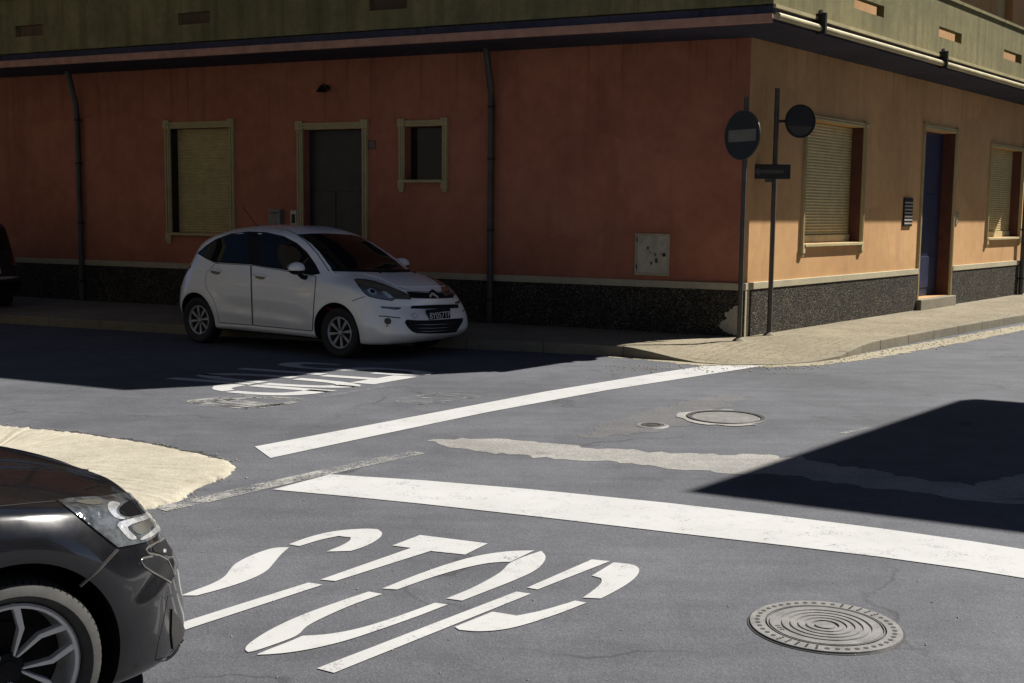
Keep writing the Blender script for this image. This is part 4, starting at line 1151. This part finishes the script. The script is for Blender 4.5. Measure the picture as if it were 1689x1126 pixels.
MAT['plate_text'] = simple('plate text', (.60, .60, .58), .5, var=.05)

# ---------------------------------------------------------------- white hatchback
def white_mod(x, y, z):
    ay = abs(y)
    for wx in (1.165, -1.285):   # swollen arches
        d = math.hypot(x - wx, z - .30)
        if z < .95 and ay > .55: ay += .022 * math.exp(-((d - .40) / .10) ** 2)
    if ay > .6 and -1.0 < x < .85:   # side crease and hollow of the doors
        zc_ = .415 - .05 * (x + .1)
        ay += .014 * math.exp(-((z - zc_ + .02) / .035) ** 2) * sstep(-1.0, -.7, x) * (1 - sstep(.55, .85, x)) - .014 * math.exp(-((z - zc_ - .09) / .08) ** 2) * sstep(-.9, -.5, x) * (1 - sstep(.5, .8, x))
        ay += .010 * math.exp(-((z - .80) / .03) ** 2)
    return x, math.copysign(ay, y), z
WC = dict(W=.865, nf=13, mf=2.8, nr=9, mr=2.6, N=150,
    xf=[(0, 1.86), (.12, 1.96), (.30, 2.015), (.5, 2.01), (.75, 1.96), (1, 1.86)],
    xr=[(0, -1.78), (.15, -1.90), (.35, -1.955), (.55, -1.95), (.8, -1.88), (1, -1.80)],
    wv=[(0, .92), (.08, .955), (.2, .975), (.45, 1.0), (.7, .995), (.88, .975), (1, .945)],
    zb=[(-1.95, .30), (-1.6, .22), (-1.0, .19), (1.0, .19), (1.6, .17), (1.95, .19)],
    zsh=[(-1.95, .88), (-1.6, .955), (-1.0, .965), (0, .935), (.7, .90), (1.15, .86), (1.5, .775), (1.75, .665), (1.9, .60)],
    zc=[(-1.95, .88), (-1.86, .98), (-1.76, 1.11), (-1.55, 1.30), (-1.30, 1.42), (-.95, 1.495), (-.5, 1.525), (-.1, 1.515), (.2, 1.47), (.45, 1.375), (.75, 1.21), (1.0, 1.055), (1.10, 1.01), (1.22, .985), (1.45, .925), (1.65, .85), (1.80, .75), (1.9, .64)],
    tumble=.8, kq=.76, hx=(.85, 1.12), hq=3.4, mod=white_mod)
WS = 1.10
ca, cb = G(326, 530, .30 * WS), G(558, 545, .30 * WS)      # right-hand hubs
rotz = math.radians(-35); hd = V((math.cos(rotz), math.sin(rotz), 0)); leftv = V((-hd.y, hd.x, 0))
print('white wheelbase', (cb - ca).length, 2.45 * WS, math.degrees(math.atan2((cb - ca).y, (cb - ca).x)))
mid = (ca + cb) / 2
wc_loc = mid - hd * ((1.165 - 1.285) / 2 * WS) + leftv * .81 * WS
wc_loc.z = 0
wcar = thing('parked_car', wc_loc, 'white five door hatchback parked along the kerb by the terracotta wall', 'car', rotz=rotz); wcar.scale = (WS, WS, WS)
cw = Car(WC, wcar)
cw.body('body', MAT['white_car'], MAT['black'], [(1.165, .30, .355), (-1.285, .30, .355)])
for wx in (1.165, -1.285):
    for sg in (1, -1): wheel(wcar, wx, sg * .735, .298, .298, .19, 'cap', MAT['grey_metal'], sg)
k1 = lambda L: [(260 + x / 3.128, 340 + y / 3.128) for x, y in L]
k2 = lambda L: [(580 + x / 8.445, 440 + y / 8.445) for x, y in L]
def ell(name, c, rx, ry, rz, mat, parent, rot=None, cut=None):
    mb = MB(); n, m = 24, 14; vs = []; fs = []
    for i in range(m + 1):
        a = math.pi * i / m - math.pi / 2
        for j in range(n):
            b = 2 * math.pi * j / n; p = V((math.cos(a) * math.cos(b) * rx, math.cos(a) * math.sin(b) * ry, math.sin(a) * rz))
            if cut is not None: p.z = max(p.z, cut) if cut < 0 else min(p.z, cut)
            if rot: p = rot @ p
            vs.append(V(c) + p)
    for i in range(m):
        for j in range(n): fs.append((i * n + j, i * n + (j + 1) % n, (i + 1) * n + (j + 1) % n, (i + 1) * n + j))
    mb.add(vs, fs); return mb.build(name, mat, parent, smooth='all', weld=True)
side_band = [(205, 243), (250, 203), (300, 170), (380, 141), (470, 131), (560, 134), (650, 154), (720, 190), (770, 235), (815, 298), (840, 347), (800, 356), (760, 350), (640, 325), (560, 314), (480, 300), (380, 295), (290, 290), (245, 268)]
cw.patch('side_window_band', MAT['black'], k1(side_band), 'px', off=.003)
panes = [[(222, 243), (260, 208), (308, 177), (380, 150), (470, 139), (474, 294), (380, 289), (296, 284), (250, 263)], [(537, 140), (560, 142), (645, 161), (712, 197), (760, 241), (800, 300), (826, 344), (790, 346), (735, 337), (640, 317), (560, 306), (537, 303)]]
# doors
rear_door = [(298, 296), (380, 300), (480, 305), (483, 450), (489, 612), (400, 604), (318, 598), (312, 550), (288, 478), (258, 432), (247, 400), (252, 345)]
front_door = [(485, 305), (560, 319), (640, 331), (760, 356), (817, 364), (808, 480), (798, 641), (650, 627), (494, 613), (488, 450)]
cw.ribbon('door_gap', MAT['seam'], [k1(rear_door + rear_door[:1]), k1(front_door + front_door[:1])], 'px', wdt=.014, off=.0012)
for poly, pane in ((rear_door, panes[0]), (front_door, panes[1])):
    cx_ = sum(p[0] for p in poly) / len(poly); cy_ = sum(p[1] for p in poly) / len(poly)
    d_ = cw.patch('door', MAT['white_car'], k1([(cx_ + (x - cx_) * .990, cy_ + (y - cy_) * .993) for x, y in poly]), 'px', off=.0045, skirt=.004)
    cw.patch('side_window', MAT['glass'], k1(pane), 'px', off=.006, skirt=.004, parent=d_)
    hx, hy = (300, 336) if poly is rear_door else (530, 361)
    q = k1([(hx - 32, hy - 7), (hx + 32, hy + 2)]); h0, n0 = cw.hit('px', *q[0]); h1, n1 = cw.hit('px', *q[1])
    for sg, dd_ in ((1, d_[0]), (-1, d_[1])):
        f_ = lambda p: V((p.x, p.y * sg, p.z))
        mb = MB(); nn = n0
        mb.tube([f_(h0 + nn * .004), f_(h0.lerp(h1, .12) + nn * .030), f_(h0.lerp(h1, .5) + nn * .038), f_(h0.lerp(h1, .88) + nn * .030), f_(h1 + nn * .004)], [.010, .016, .017, .016, .010], 10)
        hn = mb.build('handle', MAT['white_car'], dd_, smooth='all')
    cup = [(hx + 26 * math.cos(a), hy + 4 + 13 * math.sin(a) + 4 * math.cos(a)) for a in [i * .5236 for i in range(12)]]
    cw.patch('handle_cup', MAT['lamp_grey'], k1(cup), 'px', off=.0056, skirt=0, step=2, parent=d_)
# windscreen, bonnet
cw.patch('windscreen', MAT['glass'], k1([(722, 146), (800, 141), (880, 141), (1000, 148), (1045, 158), (1105, 196), (1165, 235), (1228, 282), (1285, 331), (1200, 334), (1050, 332), (905, 331), (872, 288), (835, 235), (790, 190)]), 'px', off=.003, mirror=False)
cw.patch('cowl', MAT['black'], k1([(893, 322), (1000, 326), (1150, 329), (1322, 326), (1332, 337), (1200, 342), (1050, 338), (905, 336)]), 'px', off=.005, mirror=False, step=3)
bon = [(915, 341), (1050, 343), (1200, 347), (1335, 343), (1400, 362), (1470, 392), (1515, 425), (1518, 438), (1420, 441), (1310, 438), (1240, 415), (1150, 386), (1060, 362), (980, 350)]
cw.ribbon('bonnet_gap', MAT['seam'], [k1(bon[4:] + bon[:1])], 'px', wdt=.012, off=.001, mirror=False)
bn = cw.patch('bonnet', MAT['white_car'], k1([(1230 + (x - 1230) * .99, 388 + (y - 388) * .985) for x, y in bon]), 'px', off=.004, mirror=False, skirt=.003)[0]
cw.ribbon('bonnet_crease', MAT['white_car'], [k1([(1060, 350), (1150, 372), (1205, 398), (1235, 413), (1330, 415), (1480, 414)])], 'px', wdt=.035, off=.0035, mirror=False, parent=bn, raise_=.010)
for x, y in ((1148, 345), (1326, 344)): 
    h, n = cw.hit('px', *k1([(x, y)])[0]); ell('washer_jet', h + n * .008, .018, .014, .010, MAT['black'], bn)
# lamps
hl = [(45, 185), (90, 172), (200, 180), (330, 205), (440, 240), (560, 285), (680, 335), (770, 375), (812, 415), (805, 448), (720, 444), (600, 440), (560, 466), (460, 452), (350, 432), (240, 405), (190, 370), (120, 290)]
L_ = cw.patch('headlamp_rim', MAT['black'], k2([(430 + (x - 430) * 1.04, 330 + (y - 330) * 1.07) for x, y in hl]), 'px', off=.003, step=2)
L_ = cw.patch('headlight', MAT['lamp_grey'], k2(hl), 'px', off=.006, step=2)
cw.patch('reflector', MAT['lamp_bright'], k2([(410, 345), (470, 345), (560, 405), (570, 438), (520, 436), (440, 385)]), 'px', off=.008, step=1.5, skirt=0, parent=L_)
cw.patch('reflector', MAT['lamp_bright'], k2([(215, 320), (270, 300), (340, 330), (350, 380), (300, 395), (235, 365)]), 'px', off=.008, step=1.5, skirt=0, parent=L_, rnd=1)
cw.patch('projector', MAT['glass'], k2([(255, 325), (290, 315), (325, 340), (325, 370), (285, 375), (255, 352)]), 'px', off=.0095, step=1.5, skirt=0, parent=L_, rnd=1)
cw.patch('indicator', MAT['sign_grey'], k2([(600, 390), (740, 392), (790, 425), (780, 438), (610, 432)]), 'px', off=.008, step=1.5, skirt=0, parent=L_)
# grille, emblem, intakes
gr = cw.patch('upper_grille', MAT['black'], k2([(760, 345), (900, 352), (1080, 362), (1240, 358), (1400, 350), (1420, 430), (1240, 440), (1080, 442), (900, 436), (822, 430), (806, 395)]), 'px', off=.004, mirror=False, step=2)[0]
gi = cw.patch('middle_grille', MAT['black'], k2([(835, 543), (1000, 535), (1200, 528), (1478, 522), (1488, 572), (1200, 580), (1000, 584), (818, 580)]), 'px', off=.004, mirror=False, step=2)[0]
lw = cw.patch('lower_grille', MAT['black'], k2([(738, 770), (765, 735), (900, 745), (1080, 745), (1300, 730), (1550, 712), (1545, 760), (1490, 850), (1450, 905), (1300, 922), (1100, 928), (900, 924), (840, 900), (780, 840)]), 'px', off=.004, mirror=False, step=2)[0]
for yy in (800, 850, 895): cw.ribbon('slat', MAT['gloss_black'], [k2([(800 + (yy - 800) * .5, yy), (1100, yy + 6), (1490 - (yy - 800) * .4, yy - 12)])], 'px', wdt=.018, off=.004, mirror=False, parent=lw, raise_=.006)
for dy, cm_ in ((0, MAT['black']), (42, MAT['machined'])): cw.patch('chevron', cm_, k2([(1078, 372 + dy - 20), (1110, 322 + dy - 2), (1142, 330 + dy), (1200, 380 + dy), (1200, 398 + dy), (1128, 352 + dy), (1085, 392 + dy)]), 'px', off=.012, mirror=False, step=2, parent=gr)
for line in ([(400, 556), (470, 566), (560, 574), (685, 576)],):
    cw.patch('daytime_lamp', MAT['lamp_dark'], k2([(405, 550), (520, 556), (690, 566), (680, 585), (610, 600), (520, 585), (415, 574)]), 'px', off=.003, step=1.5)
cw.ribbon('fog_crease', MAT['seam'], [k2([(380, 685), (470, 688), (560, 700), (680, 712)])], 'px', wdt=.012, off=.002)
fg = cw.patch('fog_lamp', MAT['sign_grey'], k2([(455, 725), (500, 708), (545, 725), (555, 765), (530, 800), (490, 805), (455, 775)]), 'px', off=.004, step=1.5, rnd=1)
cw.ribbon('bumper_gap', MAT['seam'], [k2([(0, 475), (90, 445), (185, 412)])], 'px', wdt=.008, off=.0015)
tow = cw.patch('tow_cap', MAT['white_car'], k2([(840, 665), (875, 650), (910, 665), (912, 695), (875, 712), (842, 695)]), 'px', off=.004, mirror=False, step=1.5, rnd=1)
cw.ribbon('tow_cap_gap', MAT['seam'], [k2([(838, 665), (875, 648), (912, 665), (914, 695), (875, 714), (840, 695), (838, 665)])], 'px', wdt=.006, off=.0035, mirror=False)
# number plate
pc, pn = cw.hit('px', *k2([(1207, 672)])[0]); pn = V((pn.x, pn.y, 0)).normalized(); pn = (V((1, 0, 0)) * .6 + pn * .4).normalized()
pfr = frame(pc - UP * pc.z, V((-pn.y, pn.x, 0)), pn)
mb = MB(); mb.box(pfr, -.20, .20, pc.z - .075, pc.z + .075, -.03, .026); pl_ = mb.build('number_plate', MAT['black'], wcar, bevel=.004)
text('BY057TP', .105, pfr, 0, pc.z - .002, .0275, MAT['plate_text'], None, 1, 'plate_number').parent = pl_
# mirrors
mp, mn = cw.hit('px', *k1([(770, 352)])[0]); mc, _ = cw.hit('px', *k1([(690, 318)])[0])
for sg in (1, -1):
    f_ = lambda p: V((p.x, p.y * sg, p.z))
    c_ = f_(V((mp.x - .01, mp.y - .155, mp.z + .075)))
    rz_ = Matrix.Rotation(math.radians(12 * sg), 3, 'Z')
    mt = ell('mirror', c_, .085, .125, .078, MAT['white_car'], wcar, rz_, -.022)
    ell('mirror_base', c_ + V((0, 0, -.020)), .080, .120, .052, MAT['black'], mt, rz_, .004)
    mb = MB(); mb.tube([f_(V((mp.x + .02, mp.y + .02, mp.z - .045))), f_(V((mp.x + .0, mp.y - .07, mp.z - .03))), c_ + V((0, 0, -.03))], [.030, .026, .03], 10); mb.build('mirror_arm', MAT['black'], mt, smooth='all')
    mb = MB(); mb.add([c_ + rz_ @ V((-.070, math.cos(a) * .095, math.sin(a) * .045 + .015)) for a in [i * .314 for i in range(20)]], [tuple(range(20))]); mb.build('mirror_glass', MAT['chrome'], mt)
cw.patch('mirror_sail', MAT['black'], k1([(770, 300), (790, 300), (812, 322), (838, 346), (800, 354), (760, 348)]), 'px', off=.0075, step=2)
# roof trim, tail lamp, sill, aerial
cw.ribbon('roof_trim', MAT['seam'], [k1([(600, 113), (660, 120), (715, 143), (770, 185), (820, 240), (862, 300), (885, 335)])], 'px', wdt=.010, off=.002)
cw.patch('tail_lamp', MAT['red_lamp'], k1([(160, 288), (172, 294), (172, 312), (150, 340), (128, 362), (132, 338), (148, 308)]), 'px', off=.004, step=1.5)
cw.ribbon('sill_moulding', MAT['white_car'], [k1([(318, 612), (500, 628), (660, 645), (812, 657)])], 'px', wdt=.05, off=.002, raise_=.016)
ab, an = cw.hit('top', -1.05, 0.0)
mb = MB(); mb.tube([ab, ab + V((-.28, 0, .26))], .0045, 6); mb.lathe([(.03, -.01), (.022, .018), (.008, .03), (0, .03)], ab, UP, 14); mb.build('aerial', MAT['black'], wcar)
# filler for what lies under the car
mb = MB(); mb.box(frame((0, 0, 0), V((1, 0, 0)), V((0, 1, 0))), -1.75, 1.75, .17, .24, -.60, .60); mb.build('underbody', MAT['black'], wcar)
mb = MB(); mb.box(frame((0, 0, 0), V((1, 0, 0)), V((0, 1, 0))), -1.958, -1.93, .42, .53, -.26, .26); mb.build('number_plate', MAT['plate_text'], wcar)
cw.patch('rear_window', MAT['glass'], [(-.50, 1.08), (.50, 1.08), (.42, 1.36), (-.42, 1.36)], 'rear', off=.003, mirror=False)


# ---------------------------------------------------------------- black car in the foreground
def black_mod(x, y, z):
    ay = abs(y)
    for wx in (1.33, -1.33):
        d = math.hypot(x - wx, z - .33)
        if z < .95 and ay > .6: ay += .03 * math.exp(-((d - .43) / .11) ** 2)
    if x > 1.6:
        zc_ = .455 + .06 * sstep(1.75, 2.0, x) - .02 * sstep(2.05, 2.2, x)
        f = .020 / (1 + math.exp(max(-40, min(40, (z - zc_) / .007)))) * sstep(1.72, 1.9, x)
        ay += f * .8; x += f * .6
    return x, math.copysign(ay, y), z
BC = dict(LV=60, W=.885, nf=8, mf=2.6, nr=5, mr=2.3, N=190,
    xf=[(0, 2.11), (.10, 2.165), (.22, 2.17), (.45, 2.155), (.65, 2.14), (.82, 2.095), (1, 2.0)],
    xr=[(0, -2.1), (.2, -2.2), (.5, -2.2), (.8, -2.16), (1, -2.1)],
    wv=[(0, .93), (.08, .965), (.25, .985), (.5, 1.0), (.75, .995), (.9, .98), (1, .95)],
    zb=[(-2.2, .28), (-1.6, .20), (1.3, .14), (2.2, .13)],
    zsh=[(-2.2, .92), (-1.0, .98), (.5, .95), (1.0, .90), (1.4, .86), (1.8, .785), (2.05, .705), (2.2, .65)],
    zc=[(-2.2, .95), (-2.1, 1.1), (-1.9, 1.3), (-1.4, 1.43), (-.6, 1.47), (0, 1.44), (.5, 1.25), (.85, 1.00), (1.0, .95), (1.3, .905), (1.7, .84), (1.95, .765), (2.12, .695), (2.2, .655)],
    tumble=.8, kq=.76, hx=(.75, 1.05), hq=3.6, mod=black_mod, smooth=4)
bh = V((math.cos(math.radians(40)), math.sin(math.radians(40)), 0)); bl = V((-bh.y, bh.x, 0)); bz = math.atan2(bh.y, bh.x)
# hub of the right front wheel seen at this pixel, at hub height
hub = G(22.6, 1113, .316)
b_loc = hub - bh * 1.33 + bl * .88; b_loc.z = 0
bcar = thing('parked_car', b_loc, 'glossy black car nosing in at lower left, front wheel and headlamp showing', 'car', rotz=bz)
cb_ = Car(BC, bcar)
cb_.body('body', MAT['black_car'], MAT['black'], [(1.33, .316, .385), (-1.33, .316, .385)])
for wx in (1.33, -1.33):
    for sg in (1, -1): wheel(bcar, wx, sg * .775, .316, .316, .215, 'alloy', MAT['machined'], sg)
k3 = lambda L: [(x / 5.119, 740 + y / 5.119) for x, y in L]
k4 = lambda L: [(180 + x / 4.236, 860 + y / 4.236) for x, y in L]
hl = [(480, 440), (640, 420), (860, 410), (1020, 385), (1180, 360), (1290, 450), (1350, 600), (1350, 690), (1290, 755), (1220, 790), (1100, 815), (990, 835), (880, 750), (760, 655), (620, 545)]
cb_.patch('headlamp_rim', MAT['gloss_black'], k3([(950 + (x - 950) * 1.025, 590 + (y - 590) * 1.05) for x, y in hl]), 'px', off=.002)
LB = cb_.patch('headlight', MAT['lamp_dark'], k3(hl), 'px', off=.006)
cb_.patch('reflector', MAT['lamp_bright'], k3([(890, 500), (925, 455), (985, 462), (1010, 478), (965, 525), (985, 570), (1060, 600), (985, 602), (935, 575)]), 'px', off=.008, step=2.5, skirt=0, parent=LB, rnd=1)
cb_.patch('reflector', MAT['lamp_bright'], k3([(960, 635), (1080, 600), (1200, 575), (1270, 535), (1300, 490), (1308, 530), (1290, 580), (1200, 615), (1060, 655), (1075, 700), (1155, 765), (1085, 778), (1020, 710)]), 'px', off=.008, step=2.5, skirt=0, parent=LB, rnd=1)
cb_.patch('reflector', MAT['lamp_bright'], k3([(1345, 600), (1345, 680), (1280, 745), (1180, 780), (1165, 765), (1250, 715), (1310, 655), (1322, 600)]), 'px', off=.008, step=2.5, skirt=0, parent=LB, rnd=1)
cb_.patch('lens', MAT['lamp_grey'], k3([(1080, 670), (1180, 625), (1290, 590), (1310, 610), (1290, 650), (1230, 700), (1165, 740)]), 'px', off=.0078, step=2.5, skirt=0, parent=LB, rnd=1)
cb_.patch('lens', MAT['glass'], k3([(1010, 490), (1120, 430), (1230, 440), (1270, 490), (1250, 535), (1130, 575), (1050, 580), (990, 545)]), 'px', off=.0078, step=2.5, skirt=0, parent=LB, rnd=1)
cb_.patch('indicator', MAT['sign_grey'], k3([(600, 455), (760, 440), (860, 445), (860, 480), (760, 490)]), 'px', off=.0078, step=2.5, skirt=0, parent=LB, rnd=1)
# bonnet edge, wing and bumper gaps
cb_.ribbon('bonnet_gap', MAT['seam'], [[(-60, 842), (0, 835), (60, 829), (96, 826)]], 'px', wdt=.007, off=.0015)
cb_.ribbon('bonnet_crease', MAT['black_car'], [[(-60, 772), (0, 770), (60, 771), (110, 774), (145, 778)]], 'px', wdt=.05, off=.001, raise_=.010)
cb_.ribbon('bumper_gap', MAT['seam'], [[(193, 905), (178, 921), (160, 940), (131, 966)]], 'px', wdt=.007, off=.0015)
cb_.ribbon('wing_edge_glint', MAT['lamp_grey'], [[(195.5, 906.5), (180.5, 922.5), (162.5, 941.5), (133, 967.5)]], 'px', wdt=.0035, off=.0018)  # pale line painting the highlight along the wing's edge
cb_.ribbon('bumper_gap', MAT['seam'], [k4([(412, 520), (380, 700), (345, 850), (325, 965)])], 'px', wdt=.005, off=.0015)
# side intake with its bright surround, lip and splitter
it = cb_.patch('fog_recess', MAT['black'], k4([(232, 265), (300, 245), (360, 250), (405, 290), (440, 345), (452, 385), (428, 420), (380, 393), (300, 348), (242, 310)]), 'px', off=.003, step=3)
cb_.ribbon('fog_surround', MAT['lamp_grey'], [k4([(300, 243), (240, 255), (222, 275), (245, 314), (300, 352), (380, 397), (430, 425)])], 'px', wdt=.008, off=.002, raise_=.003)
cb_.patch('upper_grille', MAT['black'], k4([(300, 185), (350, 150), (410, 112), (436, 95), (438, 240), (380, 232), (310, 212)]), 'px', off=.003, step=3)
cb_.ribbon('grille_surround', MAT['lamp_grey'], [k4([(436, 70), (400, 105), (330, 145), (270, 180), (256, 200), (275, 222), (350, 236), (410, 270), (445, 340)])], 'px', wdt=.007, off=.002, raise_=.002)
cb_.patch('parking_sensor', MAT['lamp_bright'], k4([(368, 205), (378, 192), (392, 200), (388, 218), (374, 220)]), 'px', off=.006, step=2)
cb_.patch('lip', MAT['tyre'], k4([(432, 610), (480, 675), (520, 750), (515, 820), (470, 895), (440, 890), (428, 780)]), 'px', off=.006, step=3)
cb_.ribbon('splitter', MAT['gloss_black'], [k4([(325, 970), (380, 962), (440, 945), (500, 890), (525, 830)])], 'px', wdt=.02, off=.002, raise_=.012)
# glass and doors, mostly out of frame
cb_.patch('windscreen', MAT['glass'], [(.25, -.56), (.66, -.66), (.70, 0), (.66, .66), (.25, .56), (.23, 0)], 'top', off=.003, mirror=False)
bw = [(-1.75, 1.03), (-1.2, 1.34), (-.5, 1.38), (.1, 1.33), (.55, 1.10), (.62, .99), (0, .985), (-1.0, 1.0)]
cb_.patch('side_window', MAT['glass'], bw, 'side', off=.003)
for poly in ([(-.05, .97), (.72, .96), (.80, .60), (.80, .26), (-.03, .26)], [(-.08, .97), (-.98, .98), (-1.0, .75), (-.88, .60), (-.84, .26), (-.06, .26)]):
    d_ = cb_.patch('door', MAT['black_car'], poly, 'side', off=.004, skirt=.003)
    hx = min(p[0] for p in poly) + .14
    for sg, dd_ in ((1, d_[0]), (-1, d_[1])):
        h, n = cb_.hit('side', hx + .08, .86); mb = MB(); y_ = h.y * sg
        mb.tube([(hx, y_, .86), (hx + .03, y_ - sg * .035, .865), (hx + .15, y_ - sg * .035, .865), (hx + .18, y_, .86)], .013, 8); mb.build('handle', MAT['black_car'], dd_, smooth='all')
mb = MB(); mb.box(frame((0, 0, 0), V((1, 0, 0)), V((0, 1, 0))), -1.9, 1.95, .16, .24, -.62, .62); mb.build('underbody', MAT['black'], bcar)

# ---------------------------------------------------------------- dark tall car whose tail just enters at far left
SU = dict(W=.90, nf=6, mf=2.4, nr=12, mr=2.8, N=90,
    xf=[(0, 2.0), (.2, 2.1), (.5, 2.1), (.8, 2.05), (1, 1.95)], xr=[(0, -2.0), (.15, -2.10), (.4, -2.12), (.55, -2.07), (.8, -2.02), (1, -2.0)],
    wv=[(0, .93), (.1, .97), (.4, 1), (.8, .99), (1, .95)], zb=[(-2.1, .32), (2.1, .28)],
    zsh=[(-2.1, 1.02), (0, 1.0), (1.2, .98), (1.9, .85), (2.1, .8)], zc=[(-2.1, 1.1), (-1.98, 1.45), (-1.85, 1.66), (-1.4, 1.71), (0, 1.70), (.5, 1.5), (.95, 1.15), (1.2, 1.08), (1.8, .98), (2.1, .82)],
    tumble=.8, kq=.78, hx=(.9, 1.2), hq=3.4)
sl_ = G(21, 533) + D1 * 3.2 + N1 * -.55; sl_.z = 0
suv = thing('parked_car', sl_, 'dark tall car in the shade, only its tail showing at the far left edge', 'car', rotz=math.atan2(D1.y, D1.x))
cs = Car(SU, suv)
cs.body('body', MAT['dark_car'], MAT['black'], [(1.32, .34, .40), (-1.30, .34, .40)])
for wx in (1.32, -1.30):
    for sg in (1, -1): wheel(suv, wx, sg * .79, .34, .34, .21, 'cap', MAT['grey_metal'], sg)
cs.patch('rear_window', MAT['glass'], [(-.60, 1.12), (.60, 1.12), (.50, 1.52), (-.50, 1.52)], 'rear', off=.004, mirror=False)
cs.patch('tail_lamp', MAT['red_lamp'], [(.60, .86), (.80, .86), (.80, 1.06), (.66, 1.06)], 'rear', off=.005)
cs.patch('bumper', MAT['black'], [(-.80, .42), (.80, .42), (.82, .60), (-.82, .60)], 'rear', off=.01, mirror=False)
cs.ribbon('bumper_trim', MAT['grey_metal'], [[(-.80, .66), (0, .66), (.80, .66)]], 'rear', wdt=.05, off=.004, mirror=False, raise_=.012)
cs.patch('number_plate', MAT['plate_text'], [(-.26, .74), (.26, .74), (.26, .85), (-.26, .85)], 'rear', off=.006, mirror=False)
cs.patch('side_window', MAT['glass'], [(-1.75, 1.08), (-1.65, 1.52), (.1, 1.54), (.55, 1.30), (.75, 1.08)], 'side', off=.003)
cs.patch('windscreen', MAT['glass'], [(.45, -.58), (1.05, -.72), (1.05, .72), (.45, .58)], 'top', off=.003, mirror=False)
